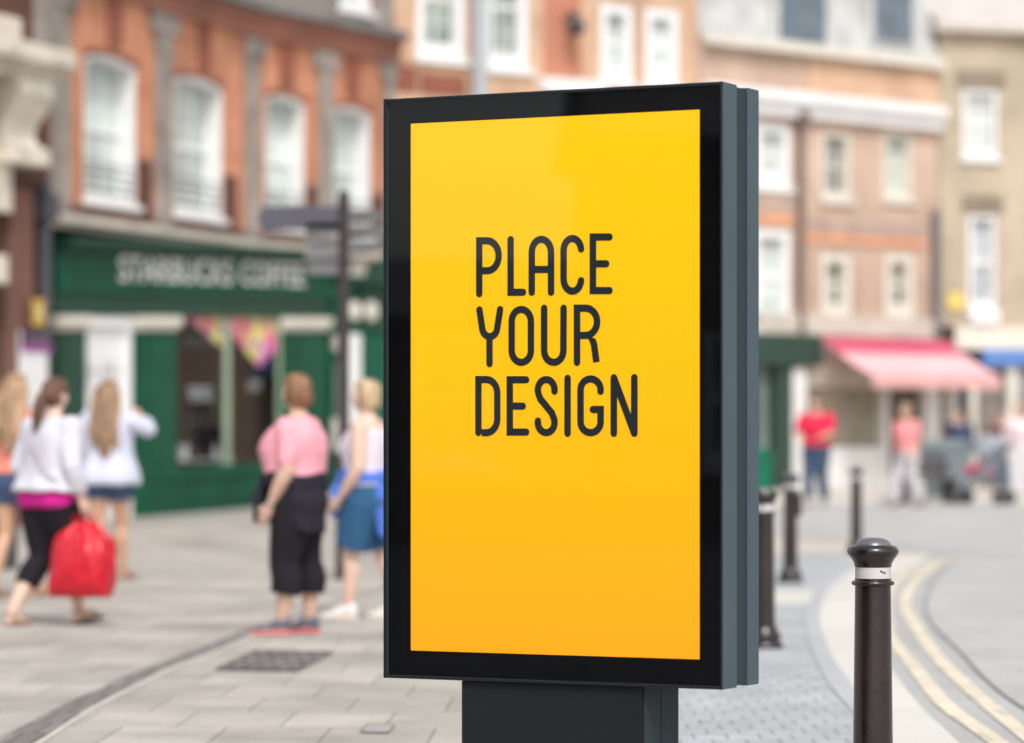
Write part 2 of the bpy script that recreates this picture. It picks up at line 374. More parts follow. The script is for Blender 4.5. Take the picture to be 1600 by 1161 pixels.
# ================================================================== the advertising stand
SA = Vector((-.409, 10.64)); SB = Vector((.642, 10.115))
SF = Fr(SA, SB)
def SP(x, y, back=0.0): return SF.U(x, back), SF.Z(x, y, back)
W, Z0, Z1 = SF.L, .497, 2.347
M_case = mat('grey blue painted aluminium', (.042, .075, .094), .45, .10, 2.5, .04, 500, spec=.5)
M_groove = mat('dark recessed channel', (.026, .040, .048), .6, .05, 2, spec=.2)
M_rim = mat('black edge strip', (.006, .008, .010), .3, .05, 2)
M_back = mat('black printed border', (.0035, .0038, .0045), .9, .1, 2, spec=0)
M_post = mat('dark grey powder coat', (.0085, .0108, .0122), .65, .15, 3.0, .12, 700, spec=.2)
def stand():
    t = thing('advertising_stand', 'tall dark grey free-standing poster case with a yellow poster reading PLACE YOUR DESIGN', 'advertising stand', (SA.x, SA.y, 0), SF.ang)
    # front slab frame: four bars round a tray
    def slab(y0, y1):
        mb = MB(); k = .009
        mb.box(0, k, y0, y1, Z0, Z1); mb.box(W-k, W, y0, y1, Z0, Z1)
        mb.box(k, W-k, y0, y1, Z0, Z0+k); mb.box(k, W-k, y0, y1, Z1-k, Z1)
        return mb
    slab(0, .11).build('front_frame', M_case, t, bevel=.0032)
    slab(.198, .287).build('rear_frame', M_case, t, bevel=.0032)
    c = MB(); c.box(.0092, W-.0092, .024, .263, Z0+.0092, Z1-.0092); c.build('cabinet', M_groove, t)
    c = MB(); c.box(.006, W-.006, .112, .196, Z0+.006, Z1-.006); c.build('spacer_channel', M_groove, t)
    # black edge strip inside the frame, black border, poster and cover glass
    r = MB(); k0, k1 = .0, .010
    r.box(k0, k1, -.004, -.0005, Z0, Z1); r.box(W-.009, W-.0015, -.004, -.0005, Z0, Z1)
    r.box(k1, W-.009, -.004, -.0005, Z0+.001, Z0+.009); r.box(k1, W-.009, -.004, -.0005, Z1-.009, Z1-.001); r.build('edge_strip', M_rim, t)
    b = MB(); b.box(.0095, W-.0095, .012, .0235, Z0+.0095, Z1-.0095); b.build('border', M_back, t)
    pts = [SP(640,1017), SP(1091,1030), SP(1091,171), SP(640,193)]
    u0 = (pts[0][0] + pts[3][0])/2; u1 = (pts[1][0] + pts[2][0])/2; z0 = (pts[0][1] + pts[1][1])/2; z1 = (pts[2][1] + pts[3][1])/2
    m, nt, bs = nodes('yellow poster print')
    tc = N(nt, 'ShaderNodeTexCoord'); sx = N(nt, 'ShaderNodeSeparateXYZ'); nt.links.new(tc.outputs['Object'], sx.inputs[0])
    mr = N(nt, 'ShaderNodeMapRange'); mr.inputs[1].default_value = z0; mr.inputs[2].default_value = z1; nt.links.new(sx.outputs[2], mr.inputs[0])
    rp = ramp(nt, mr.outputs[0], (1.0, .365, .008), (1.0, .53, .003), 0.0, 1.0); el = rp.color_ramp.elements.new(.5); el.color = (1.0, .475, .005, 1)
    nt.links.new(rp.outputs[0], bs.inputs['Base Color']); bs.inputs['Roughness'].default_value = .6; bs.inputs['Specular IOR Level'].default_value = .1
    nt.links.new(rp.outputs[0], bs.inputs['Emission Color']); bs.inputs['Emission Strength'].default_value = POSTER_LIGHT
    p = MB(); p.box(u0, u1, .0085, .0115, z0, z1); po = p.build('poster', m, t)
    L = letters()
    mk = mat('charcoal print', (.017, .024, .028), .9, .03, 2, spec=.05)
    for ch, mb in L: mb.build('letter', mk, po)
    g = MB(); g.quad((.0095, .004, Z0+.0095), (W-.0095, .004, Z0+.0095), (W-.0095, .004, Z1-.0095), (.0095, .004, Z1-.0095)); g.build('cover_glass', glass('cover glass', (1, 1, 1), 1.0, 1.5), t)
    # the foot
    bk = .012
    a0 = SP(721, 1100, bk)[0]; a1 = SP(1002, 1100, bk)[0]
    f = MB(); f.box(a0, a1, bk, .300, .03, Z0 - .001); f.build('plinth', M_post, t, bevel=.003)
    f = MB(); f.box(a1, a1 + .004, .03, .150, .03, Z0 - .002); f.box(a1, a1 + .004, .156, .285, .03, Z0 - .002); f.build('plinth_side_plate', M_groove, t)
    f = MB(); f.box(a0 - .1, a1 + .1, -.03, .32, 0.004, .03); f.build('base_plate', M_post, t, bevel=.004)

def arc(cx, cy, rx, ry, a0, a1, n=14):
    return [(cx + rx*math.cos(R(a0 + (a1-a0)*i/n)), cy - ry*math.sin(R(a0 + (a1-a0)*i/n))) for i in range(n+1)]
def letters():
    S = []
    def l(ch, *paths, polys=()): S.append((ch, paths, polys))
    l('P', [(144,363),(144,110),(185,110)] + arc(183,181.5,54,71.5,86,-86) + [(183,253),(159.5,253)])
    l('L', [(294,104),(294,356),(353,356)])
    l('A', [(395,356)] + arc(441,165,46,62,180,0) + [(487,356)], [(410.5,247),(471.5,247)])
    l('C', arc(589,157,42,58,8,180) + arc(589,292,42,59,180,352))
    l('E', [(766,92),(687,92),(687,348),(766,348)], [(702.5,220),(750,220)])
    l('Y', [(145,440),(157,520)] + arc(194,523,36,45,195,345) + [(231,520),(244,438)], [(193,584),(193,697)])
    l('O', arc(345,495,46,57,0,180) + arc(345,634,46,57,180,360) + [(391,495.01)])
    l('U', [(454,432)] + arc(500,634,46,57,180,360) + [(547,432)])
    l('R', [(611,691),(611,432),(655,432)] + arc(653,497,54,65,86,-84) + [(640,562),(626.5,562)], [(686,585),(693,608),(704,690)])
    l('D', [(140,1026),(140,773),(178,773)] + arc(178,838,52,65,86,0) + arc(178,962,52,65,0,-86) + [(178,1027),(155.5,1027)])
    l('E', [(368,774),(290,774),(290,1024),(368,1024)], [(305.5,900),(352,900)])
    l('S', arc(464,822,40,49,-8,200) + [(436,866),(464,900),(490,932)] + arc(464,978,40,49,25,-188))
    l('I', [(566,767),(566,1030)])
    l('G', arc(676,822,48,52,-8,180) + arc(676,975,48,52,180,352) + [(724,916),(687,916)])
    l('N', [(787,764),(787,1030)], [(885,764),(885,1030)])
    out = []
    def loc(p): return SP(700 + p[0]/3.0559, 340 + p[1]/3.0559)
    t = .0228
    for ch, paths, polys in S:
        mb = MB(); y = .0074
        for path in paths:
            P = []
            for q in path:
                v = Vector(loc(q))
                if not P or (v - P[-1]).length > .0012: P.append(v)
            Lf, Rt = [], []
            for i, p in enumerate(P):
                d0 = (p - P[i-1]).normalized() if i else None; d1 = (P[i+1] - p).normalized() if i < len(P)-1 else None
                a = d0 or d1; b = d1 or d0
                n = Vector((-a.y, a.x)) + Vector((-b.y, b.x)); n.normalize()
                k = (t/2) / max(.5, n.dot(Vector((-a.y, a.x))))
                Lf.append(p + n*k); Rt.append(p - n*k)
            for i in range(len(P)-1):
                mb.quad(*[(q.x, y, q.y) for q in (Lf[i], Lf[i+1], Rt[i+1], Rt[i])])
            closed = ch == 'O' or False
            if not closed:
                for e, nb in ((0, 1), (-1, -2)):
                    butt = (e == -1 and ch in 'PRD') or (e == 0 and ch in 'AEYR' and path is not paths[0]) or (e == -1 and ch == 'A' and path is not paths[0])
                    if butt: continue
                    d = (P[e] - P[nb]).normalized(); n = Vector((-d.y, d.x)); c = P[e]
                    mb.poly([(c.x + (n.x*math.cos(q) + d.x*math.sin(q))*t/2, y, c.y + (n.y*math.cos(q) + d.y*math.sin(q))*t/2) for q in [math.pi*j/10 for j in range(11)]])
        if ch == 'N':
            a, b = 802.3, 869.7       # the diagonal between the two stems
            f = lambda x, o: 764 + (x - 787) / 98 * 266 + o
            mb.add([(*(lambda q: (q[0], y, q[1]))(loc(p)),) for p in [(a, f(a,-48)), (a, f(a,48)), (b, f(b,48)), (b, f(b,-48))]], [[0,1,2,3]])
        if ch == 'R':
            mb.add([(q[0], y, q[1]) for q in (loc(p) for p in [(664,578.5),(680,570),(699,578),(702,586),(671,590)])], [[0,1,2,3,4]])
        out.append((ch, mb))
    return out
POSTER_LIGHT = .05  # slight glow added to brighten the poster print
stand()

# ================================================================== bollards
M_bol = mat('black bollard paint', (.017, .0095, .0095), .27, .5, 10, .06, 40, spec=.6, coat=.25)
M_cap = mat('black cap paint with painted gleam', (.12, .118, .13), .26, .25, 14, .05, 90, spec=.7, coat=.2)  # lighter grey: the highlight on the dome is put into its colour
m, nt, b = nodes('chipped white band paint')
tc = N(nt, 'ShaderNodeTexCoord'); nz = N(nt, 'ShaderNodeTexNoise'); nz.inputs['Scale'].default_value = 24; nz.inputs['Detail'].default_value = 4
nt.links.new(tc.outputs['Object'], nz.inputs[0])
nt.links.new(ramp(nt, nz.outputs[0], (.03, .028, .028), (.56, .55, .545), .355, .385).outputs[0], b.inputs['Base Color']); b.inputs['Roughness'].default_value = .5
M_white_band = m
def bollard(label, loc, zs=1.0, box=False):
    t = thing('bollard', label, 'bollard', loc, 0, 'black bollards along the kerb')
    def pb(name, prof, m, s=50): 
        mb = MB(); mb.lathe([(r*.93, z*zs) for r, z in prof], 40); return mb.build(name, m, t, smooth=s)
    pb('base', [(.125,0),(.125,.025),(.118,.04),(.108,.046),(.106,.07),(.112,.078),(.112,.092),(.104,.1),(.094,.106),(.090,.125),(.084,.136),(.073,.142)], M_bol)
    pb('shaft', [(.0735,.12),(.071,.3),(.0675,.6),(.0645,.826)], M_bol)
    pb('collar', [(.0645,.826),(.075,.829),(.078,.835),(.075,.842),(.0655,.846),(.0655,.853)], M_bol)
    pb('white_band', [(.0640,.85),(.0640,.893)], M_white_band)
    pb('cap', [(.0645,.893),(.067,.898),(.068,.906),(.072,.914),(.078,.924),(.086,.934),(.0925,.943),(.0935,.952),(.089,.962),(.078,.970),(.066,.973)], M_bol)
    pb('cap_dome', [(.0665,.9725),(.064,.979),(.055,.989),(.040,.996),(.022,.9995),(.004,1.0)], M_cap)
    if box:
        mb = MB(); mb.box(.055, .10, -.03, .05, .60*zs, .82*zs); mb.build('junction_box', M_bol, t, bevel=.008)
    return t
bollard('nearest black bollard with chipped white band at the kerb edge of the road', (*At(1364, 11.15), 0), .932)
bollard('black bollard half hidden behind the right edge of the poster case', (*At(1194, 20.3), 0), .985)
bollard('slim black bollard with a small box on its shaft', (*At(1235, 29.9), 0), 1.0, True)
bollard('farthest blurred bollard showing behind the cap of the nearest one', (*At(1338, 38.0), gz(*At(1338, 38.0))), 1.0)

# ================================================================== finger post
def finger_post():
    c = At(537, 30.8)
    t = thing('finger_post', 'tall dark pedestrian finger post with stacked grey direction boards', 'signpost', (c.x, c.y, 0))
    mp = mat('dark brown post paint', (.040, .030, .030), .45, .15, 3)
    mb = MB(); mb.lathe([(.10,0),(.10,.02),(.092,.03),(.078,.035),(.074,.6),(.071,.75),(.058,.79),(.054,.85),(.052,3.5),(.056,3.52),(.052,3.56),(.03,3.6),(.004,3.61)], 28); mb.build('post', mp, t, smooth=40)
    mg = [mat('grey direction board', (.125, .123, .128), .6, .25), mat('slate direction board', (.075, .072, .095), .5, .1)]
    def board(x0, x1, z0, z1, m, point):
        mb = MB(); zc = (z0+z1)/2; w = .05
        if point < 0: pts = [(x0, zc), (x0+w, z0), (x1, z0), (x1, z1), (x0+w, z1)]
        else: pts = [(x0, z0), (x1-w, z0), (x1, zc), (x1-w, z1), (x0, z1)]
        mb.prism(pts, -.018, .018); mb.build('direction_board', m, t, bevel=.004)
    k = 30.8/F
    def z(y): return H + (HY - y)*k
    board(-.80, -.045, z(359), z(322), mg[1], -1)
    for i, y in enumerate((366, 388, 409, 430)): board(-.38 + .02*(i % 2), -.045, z(y), z(y-18), mg[0], -1)
    for i, y in enumerate((348, 372, 396)): board(.045, .36 + .04*(i % 2), z(y), z(y-20), mg[0], 1)
finger_post()
# ================================================================== buildings
M_or = brick('orange brick', (.60, .195, .09), (.68, .28, .145), (.48, .34, .26), var=.42, big=.8)
M_or2 = brick('pale orange brick', (.64, .37, .22), (.70, .44, .285), (.60, .48, .38), var=.38, big=.6)
M_red = brick('rubbed red brick', (.30, .10, .062), (.26, .09, .058), (.28, .14, .10), ms=.004, var=.25)
M_redc = brick('dusty red moulded brick', (.40, .175, .125), (.36, .16, .115), (.38, .2, .15), ms=.004, var=.3)
M_darkbr = brick('dark red brick', (.135, .050, .036), (.105, .042, .032), (.13, .09, .07), var=.35)
M_pinkbr = brick('pale pinkish brick', (.60, .415, .315), (.53, .365, .28), (.56, .46, .38), var=.36)
M_tan = brick('tan stock brick', (.52, .43, .315), (.46, .38, .28), (.48, .42, .33), var=.38)
M_grst = mat('grey weathered stone', (.275, .24, .21), .85, .35, 1.6, .2, 20)
M_stone = mat('pale beige stone', (.52, .47, .405), .8, .15, 2.0, .2, 20)
M_crst = mat('cream carved stone', (.66, .60, .50), .8, .2, 2.5, .3, 12)
M_wht = mat('white gloss paint', (.80, .80, .80), .4, .04, 2)
M_cream2 = mat('cream paint', (.68, .64, .56), .5, .08, 3)
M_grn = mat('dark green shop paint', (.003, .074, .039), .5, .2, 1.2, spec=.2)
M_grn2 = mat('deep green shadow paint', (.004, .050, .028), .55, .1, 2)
M_grn3 = mat('mid green shop paint', (.005, .09, .054), .5, .18, 1.5, spec=.2)
M_lgrn = mat('pale green mullion paint', (.33, .43, .31), .4, .1, 2)
M_pane = mat('sash glass with painted sky and blind', (.55, .62, .58), .10, .35, 1.3, spec=.5, st=(1, 1, .6))  # pale sky reflection and blinds put into the pane colour
M_paned = mat('dark sash glass', (.20, .23, .22), .08, .5, 1.5, spec=.6)
M_paneg = mat('greenish sash glass', (.24, .29, .24), .08, .5, 1.5, spec=.6)
M_dkint = mat('brown shop interior', (.135, .098, .085), .8, .35, .7)
M_rail = mat('black iron railing', (.035, .028, .030), .5, .1)
M_gut2 = mat('grey lead and slate', (.17, .165, .16), .7, .2, 2)
M_pipe = mat('grey rainwater pipe', (.40, .43, .455), .5, .08, 2)
M_slate = mat('slate roof', (.13, .125, .13), .7, .2, 5)
M_shopgl = glass('shop glass', (.86, .88, .86), 1.0, 1.45)

def arch_pts(a, b, z1, rise, n=10):
    w = (b - a)/2; c = (a + b)/2; rad = (w*w + rise*rise)/(2*rise); zc = z1 - rad; th = math.asin(min(1, w/rad))
    return [(c + rad*math.sin(-th + 2*th*i/n), zc + rad*math.cos(-th + 2*th*i/n)) for i in range(n+1)]
def wall(u0, u1, z0, z1, ops, depth=.28):
    mb = MB()
    us = sorted(set([u0, u1] + [o[k] for o in ops for k in (0, 1)])); zs = sorted(set([z0, z1] + [o[k] for o in ops for k in (2, 3)]))
    for a, b in zip(us, us[1:]):
        for c, d in zip(zs, zs[1:]):
            um, zm = (a+b)/2, (c+d)/2
            if any(o[0] < um < o[1] and o[2] < zm < o[3] for o in ops): continue
            mb.quad((a,0,c), (b,0,c), (b,0,d), (a,0,d))
    for o in ops:
        a, b, c, d = o[:4]; rise = o[4] if len(o) > 4 else 0
        mb.quad((a,0,c), (a,depth,c), (a,depth,d), (a,0,d)); mb.quad((b,0,c), (b,depth,c), (b,depth,d), (b,0,d))
        mb.quad((a,0,c), (b,0,c), (b,depth,c), (a,depth,c))
        if rise:
            P = arch_pts(a, b, d, rise)
            for p, q in zip(P, P[1:]):
                mb.quad((p[0],0,p[1]), (q[0],0,q[1]), (q[0],0,d+.0005), (p[0],0,d+.0005)); mb.quad((p[0],0,p[1]), (q[0],0,q[1]), (q[0],depth,q[1]), (p[0],depth,p[1]))
        else: mb.quad((a,0,d), (b,0,d), (b,depth,d), (a,depth,d))
    return mb
def volume(mb, u0, u1, z0, z1, dep=8.0):     # the other sides of the house behind a facade
    mb.quad((u0,0,z0), (u0,dep,z0), (u0,dep,z1), (u0,0,z1)); mb.quad((u1,0,z0), (u1,dep,z0), (u1,dep,z1), (u1,0,z1))
    mb.quad((u0,dep,z0), (u1,dep,z0), (u1,dep,z1), (u0,dep,z1)); mb.quad((u0,0,z1), (u1,0,z1), (u1,dep,z1), (u0,dep,z1))
def window(parent, fr, a, b, z0, z1, rise=0, depth=.24, jw=.10, bars=(2, 3), pane=None, frame=None, sill=True, name='window'):
    frame = frame or M_wht; g = .012
    mb = MB(); zt = z1 - rise
    mb.box(a+g, a+jw, .02, depth, z0+g, zt); mb.box(b-jw, b-g, .02, depth, z0+g, zt)
    mb.box(a+jw, b-jw, .02, depth, z0+g, z0+jw*1.3)
    if rise:
        P = arch_pts(a+g, b-g, z1-g, rise); Q = arch_pts(a+jw, b-jw, z1-jw, rise)
        for i in range(len(P)-1):
            mb.add([(P[i][0],.02,P[i][1]),(P[i+1][0],.02,P[i+1][1]),(Q[i+1][0],.02,Q[i+1][1]),(Q[i][0],.02,Q[i][1]),
                    (P[i][0],depth,P[i][1]),(P[i+1][0],depth,P[i+1][1]),(Q[i+1][0],depth,Q[i+1][1]),(Q[i][0],depth,Q[i][1])], [[0,1,2,3],[3,2,6,7],[0,4,5,1]])
    else: mb.box(a+jw, b-jw, .02, depth, z1-jw, z1-g)
    w = mb.build(name, frame, parent, fr)
    s = MB(); zm = z0 + (z1-z0)*.5; d0 = depth - .07
    s.box(a+jw, b-jw, d0, depth-.02, zm-.045, zm+.045)
    n, k = bars
    for i in range(1, n+1 if n else 0):
        x = a+jw + (b-a-2*jw)*i/(n+1); s.box(x-.018, x+.018, d0+.01, depth-.025, z0+jw, z1-jw*.8)
    for i in range(1, k+1):
        for (p, q) in ((z0+jw*1.3, zm-.045), (zm+.045, z1-jw)):
            z = p + (q-p)*i/(k+1)
            s.box(a+jw, b-jw, d0+.012, depth-.027, z-.014, z+.014)
    s.build('sash', frame, w)
    p = MB(); p.quad((a+jw*.6, depth-.018, z0+jw*.6), (b-jw*.6, depth-.018, z0+jw*.6), (b-jw*.6, depth-.018, z1-.03), (a+jw*.6, depth-.018, z1-.03)); p.build('pane', pane or M_pane, w)
    if sill:
        s = MB(); s.box(a-.06, b+.06, -.09, .019, z0-.11, z0-.003); s.build('sill', frame, w)
    return w

PT = {90: (-7.25, 53.1), 380: (-4.83, 59.8), 615: (-2.29, 64.3)}
F1 = Fr(PT[90], PT[380]); F2 = Fr(PT[380], PT[615])

# ------------------------------------------------ the corner house with orange brick and arched windows over the coffee shop
def coffee_house():
    t = thing('brick_building', 'orange brick building with arched white sash windows above the dark green coffee shop', 'building', (*PT[90], 0))
    wins = [(F1, 131, 214, 70, 312), (F1, 272, 349, 105, 334), (F2, 414, 477, 137, 350), (F2, 522, 580, 155, 366)]
    ops = {F1: [], F2: []}
    for fr, x0, x1, yt, yb in wins:
        a, b = fr.U(x0), fr.U(x1); xm = (x0+x1)/2
        ops[fr].append((a, b, 5.25, 7.66, .11))
    zlo, zc = 4.93, 8.62
    S = lambda fr: -1.15 if fr is F1 else 0.0
    for fr in (F1, F2):
        mb = wall(S(fr), fr.L, zlo, 12.5, ops[fr] + ([(fr.U(530), fr.U(580), 9.5, 11.3)] if fr is F2 else []))
        mb.build('wall', M_or, t, fr)
    v = MB(); volume(v, -.02, F1.L, -.1, 12.5); 
    for a, b, z0, z1, rise in ops[F1]: window(t, F1, a, b, z0, z1, rise, depth=.38, jw=.06, bars=(2, 1))
    for a, b, z0, z1, rise in ops[F2]: window(t, F2, a, b, z0, z1, rise, depth=.38, jw=.06, bars=(2, 1))
    window(t, F2, F2.U(530), F2.U(580), 9.5, 11.3, 0)
    # attic storey is rendered grey above the cornice: a skin 3 mm proud of the brick
    for fr in (F1, F2):
        mb = wall(S(fr), fr.L, 9.21, 12.5, [(fr.U(530), fr.U(580), 9.42, 11.32)] if fr is F2 else [], .0)
        o = mb.build('attic_render', M_grst, t, fr); o.location += Vector((math.sin(fr.ang), -math.cos(fr.ang), 0))*.02
    # grey stone strips between the windows, with wide heads under the cornice
    for fr, x0, x1 in ((F1, 76, 106), (F1, 241, 266), (F2, 381, 403), (F2, 496, 518), (F2, 599, 616)):
        a, b = max(S(fr), fr.U(x0)), min(fr.L, fr.U(x1)); mb = MB()
        mb.box(a, b, -.06, -.003, 5.0, 8.25)
        e = (b-a)*.35
        mb.box(max(S(fr), a-e), min(fr.L, b+e), -.09, -.002, 8.252, 8.6)
        mb.build('stone_strip', M_grst, t, fr, bevel=.01)
    for fr, xc in ((F1, 178), (F1, 318), (F2, 447), (F2, 550)):
        c = fr.U(xc); mb = MB(); mb.prism([(c-.22, 7.84), (c+.22, 7.84), (c+.27, 8.6), (c-.27, 8.6)], -.05, -.002); mb.build('brick_keystone', M_red, t, fr)
    for fr, a, b, z0, z1, rise in [(F1, *o) for o in ops[F1]] + [(F2, *o) for o in ops[F2]]:
        P = arch_pts(a-.02, b+.02, z1+.03, rise); Q = arch_pts(a-.10, b+.10, z1+.10, rise+.01); mb = MB()
        for i in range(len(P)-1): mb.add([(P[i][0],-.022,P[i][1]),(P[i+1][0],-.022,P[i+1][1]),(Q[i+1][0],-.022,Q[i+1][1]),(Q[i][0],-.022,Q[i][1])], [[0,1,2,3]])
        mb.build('brick_arch', M_red, t, fr)
    for fr in (F1, F2):
        mb = MB(); e = .0
        mb.box(S(fr), fr.L, -.10, -.004, 8.62, 8.80); mb.box(S(fr), fr.L, -.16, -.004, 8.802, 8.93); mb.box(S(fr), fr.L, -.22, -.004, 8.932, 9.05)
        mb.build('cornice', M_redc, t, fr)
        mb = MB(); mb.box(S(fr), fr.L, -.40, -.004, 9.052, 9.2); mb.build('cornice_capping', M_gut2, t, fr, bevel=.02)
        mb = MB(); mb.box(S(fr), fr.L, -.32, -.004, 4.78, 4.93); mb.box(S(fr), fr.L, -.22, -.004, 4.70, 4.778); mb.build('stone_ledge', M_stone, t, fr, bevel=.015)
        # dark brown apron band under the windows
        mb = MB(); mb.box(S(fr), fr.L, -.03, -.0045, 4.932, 5.12); mb.build('apron_band', M_darkbr, t, fr)
    for fr, a, b, z0, z1, rise in [(F1, *o) for o in ops[F1]] + [(F2, *o) for o in ops[F2]]:
        mb = MB(); zt = 5.85
        for z in (5.42, 5.56, 5.70, zt): mb.box(a+.03, b-.03, .02, .045, z-.013, z+.013)
        mb.build('guard_rail', M_rail, t, fr)
        # dark glazed brick jamb beside the window foot
        mb = MB(); mb.box(b+.01, b+.55, -.012, -.003, 5.13, 6.05); mb.build('apron_panel', M_darkbr, t, fr)
    v = MB()
    p = lambda q, z: (q[0]-PT[90][0], q[1]-PT[90][1], z)
    A, Bm, C = tuple(F1.P(-1.14)), PT[380], PT[615]; back = [(C[0]-6.5, C[1]+5), (A[0]-7.5, A[1]+5)]
    ring = [A, Bm, C] + back
    for i in range(2, 5):
        q0, q1 = ring[i], ring[(i+1) % 5]; v.quad(p(q0, -.1), p(q1, -.1), p(q1, 12.5), p(q0, 12.5))
    v.build('side_wall', M_darkbr, t)
    r = MB(); r.add([p(q, 12.5) for q in ring] + [((A[0]+C[0])/2-3.3-A[0], (A[1]+C[1])/2+2.5-A[1], 14.5)], [[0,1,5],[1,2,5],[2,3,5],[3,4,5],[4,0,5]]); r.build('roof', M_slate, t)
    # ---------------- the coffee shop front, following the slope of the street
    q0 = Vector(PT[90]); S0 = F1.P(F1.U(79)); S1 = F2.P(F2.U(512))
    nrm = Vector((S1.y - S0.y, -(S1.x - S0.x))).normalized()
    fr = Fr(S0 + nrm*.10, S1 + nrm*.10); U = fr.U; u0 = U(204)
    slope = lambda q: Vector((q.x, q.y, q.z + .031*(q.x - u0)))
    def mbs(): return MB(slope)
    L = fr.L
    mb = mbs(); mb.box(0, L, -.06, .09, 3.74, 4.42); mb.build('fascia', M_grn, t, fr, bevel=.01)
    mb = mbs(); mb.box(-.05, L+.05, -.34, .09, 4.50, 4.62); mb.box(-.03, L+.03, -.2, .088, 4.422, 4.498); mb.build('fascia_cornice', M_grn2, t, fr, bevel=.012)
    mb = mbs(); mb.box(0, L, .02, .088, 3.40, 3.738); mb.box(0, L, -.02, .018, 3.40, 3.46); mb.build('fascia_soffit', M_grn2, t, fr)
    ua, ub = U(180), U(470)
    ml = mat('cream sign letters', (.86, .84, .78), .5, .03); k = (ub-ua)/16.3
    text('lettering', 'STARBUCKS', ml, t, fr, ua, 3.95, k*9.5, .42, -.065, .02, slope); text('lettering', 'COFFEE', ml, t, fr, ua + k*10.3, 3.95, k*6.0, .42, -.065, .02, slope)
    for i, (x0, x1) in enumerate(((84, 131), (212, 271), (440, 507))):
        a, b = U(x0), U(x1); a = max(a, 0.0)
        mb = mbs(); mb.box(a, b, -.05, .088, .22, 3.2); mb.box(a-.02, b+.02, -.08, .088, -.4, .218)
        pw = (b-a)*.22
        mb.box(a+pw, b-pw, -.068, -.051, .9, 3.05); mb.box(a+pw, b-pw, -.065, -.051, .32, .8)
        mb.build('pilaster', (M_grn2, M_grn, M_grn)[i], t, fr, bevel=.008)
        mb = mbs(); mb.box(a-.05, b+.05, -.16, .088, 3.22, 3.38); mb.box(a-.02, b+.02, -.10, .086, 3.14, 3.218); mb.build('capital', M_cream2, t, fr, bevel=.015)
    # white door in its recess
    a, b = U(132), U(208)
    mb = mbs(); mb.box(a, a+.10, .02, .5, -.3, 3.38); mb.box(b-.10, b, .02, .5, -.3, 3.38); mb.box(a+.1, b-.1, .02, .5, 3.2, 3.38); mb.build('door_surround', M_wht, t, fr)
    mb = mbs(); mb.box(a+.102, b-.102, .12, .18, -.2, 2.45); mb.box(a+.102, b-.102, .11, .18, 2.47, 3.19)
    d = mb.build('door', M_wht, t, fr)
    mb = mbs(); 
    for zz in ((.25, .95), (1.1, 2.3)): mb.box(a+.28, b-.28, .108, .119, *zz)
    mb.build('door_panel', M_wht, d)
    mk = mat('grey figures', (.55, .54, .55), .5)
    text('house_number', '1', mk, t, fr, U(160.5,.1), Z_at(fr, 165, 588), .10, .26, .104, .012)
    text('house_number', '9', mk, t, fr, U(167,.1), Z_at(fr, 165, 588), .24, .26, .104, .012)
    text('house_number', '8', mk, t, fr, U(134.5), Z_at(fr, 135, 588), .3, .26, .012, .006)
    mb = mbs(); mb.ell((b-.25, .085, 1.1), (.04, .04, .04)); mb.build('handle', M_gut2, d)
    # big window
    a, b = U(271), U(448); m0, m1 = U(354), U(361)
    zb, zt = .80, 3.38
    mb = mbs()
    mb.box(a, b, -.05, .10, zb-.10, zb); mb.box(a, a+.08, -.02, .10, zb, zt); mb.box(b-.10, b, -.02, .10, zb, zt); mb.box(a+.08, b-.1, -.02, .1, zt, zt+.018)
    w = mb.build('shop_window', M_grn, t, fr)
    mb = mbs(); mb.box(m0, m1, .015, .07, zb+.002, zt-.002); mb.build('mullion', M_lgrn, w)
    mb = mbs(); mb.box(b-.26, b-.102, .01, .08, zb+.002, zt-.002); mb.build('mullion', M_lgrn, w)
    mb = mbs(); mb.quad((a+.08, .05, zb), (m0, .05, zb), (m0, .05, zt), (a+.08, .05, zt)); mb.build('pane', M_shopgl, w)
    mb = mbs(); mb.quad((m1, .05, zb), (b-.26, .05, zb), (b-.26, .05, zt), (m1, .05, zt)); mb.build('pane', M_shopgl, w)
    md = mat('white glass writing', (.55, .6, .62), .6)
    def scrib(x0, x1, y0, y1, rows):
        mb = mbs(); rnd = random.Random(int(x0))
        aa, bb = U(x0), U(x1); zt_, zb_ = fr.Z((x0+x1)/2, y0) - .031*(aa-u0), fr.Z((x0+x1)/2, y1) - .031*(aa-u0)
        for r in range(rows):
            x = aa + rnd.random()*.2*(bb-aa); z = zt_ + (zb_-zt_)*(r+.5)/rows; h = abs(zt_-zb_)/rows*.30
            while x < bb - .04:
                w_ = rnd.uniform(.03, .10); 
                mb.quad((x, .046, z-h*rnd.uniform(.4, 1)), (x+w_, .046, z-h*rnd.uniform(.4, 1)), (x+w_, .046, z+h*rnd.uniform(.2, .8)), (x, .046, z+h*rnd.uniform(.2, .8))); x += w_*1.35
            mb.build('glass_decal', md, w); mb = mbs()
    scrib(296, 334, 604, 628, 3); scrib(389, 411, 594, 612, 3)
    # stall riser
    mb = mbs(); a2, b2 = U(233), U(448)
    mb.box(a2, b2, -.045, .088, -.4, zb-.102); mb.box(a2, b2, -.09, .086, zb-.2, zb-.104); mb.box(a2, b2, -.075, .086, -.4, .10)
    n = 4
    for i in range(n):
        x0 = a2 + (b2-a2)*(i+.06)/n; x1 = a2 + (b2-a2)*(i+.94)/n
        mb.box(x0, x1, -.062, -.046, .18, .52)
    mb.build('stall_riser', M_grn, t, fr, bevel=.008)
    # the room behind the glass
    mb = mbs(); a, b = U(212), U(507)
    mb.quad((a, 3.4, -.3), (b, 3.4, -.3), (b, 3.4, 3.6), (a, 3.4, 3.6)); mb.quad((a, .095, 3.6), (b, .095, 3.6), (b, 3.4, 3.6), (a, 3.4, 3.6))
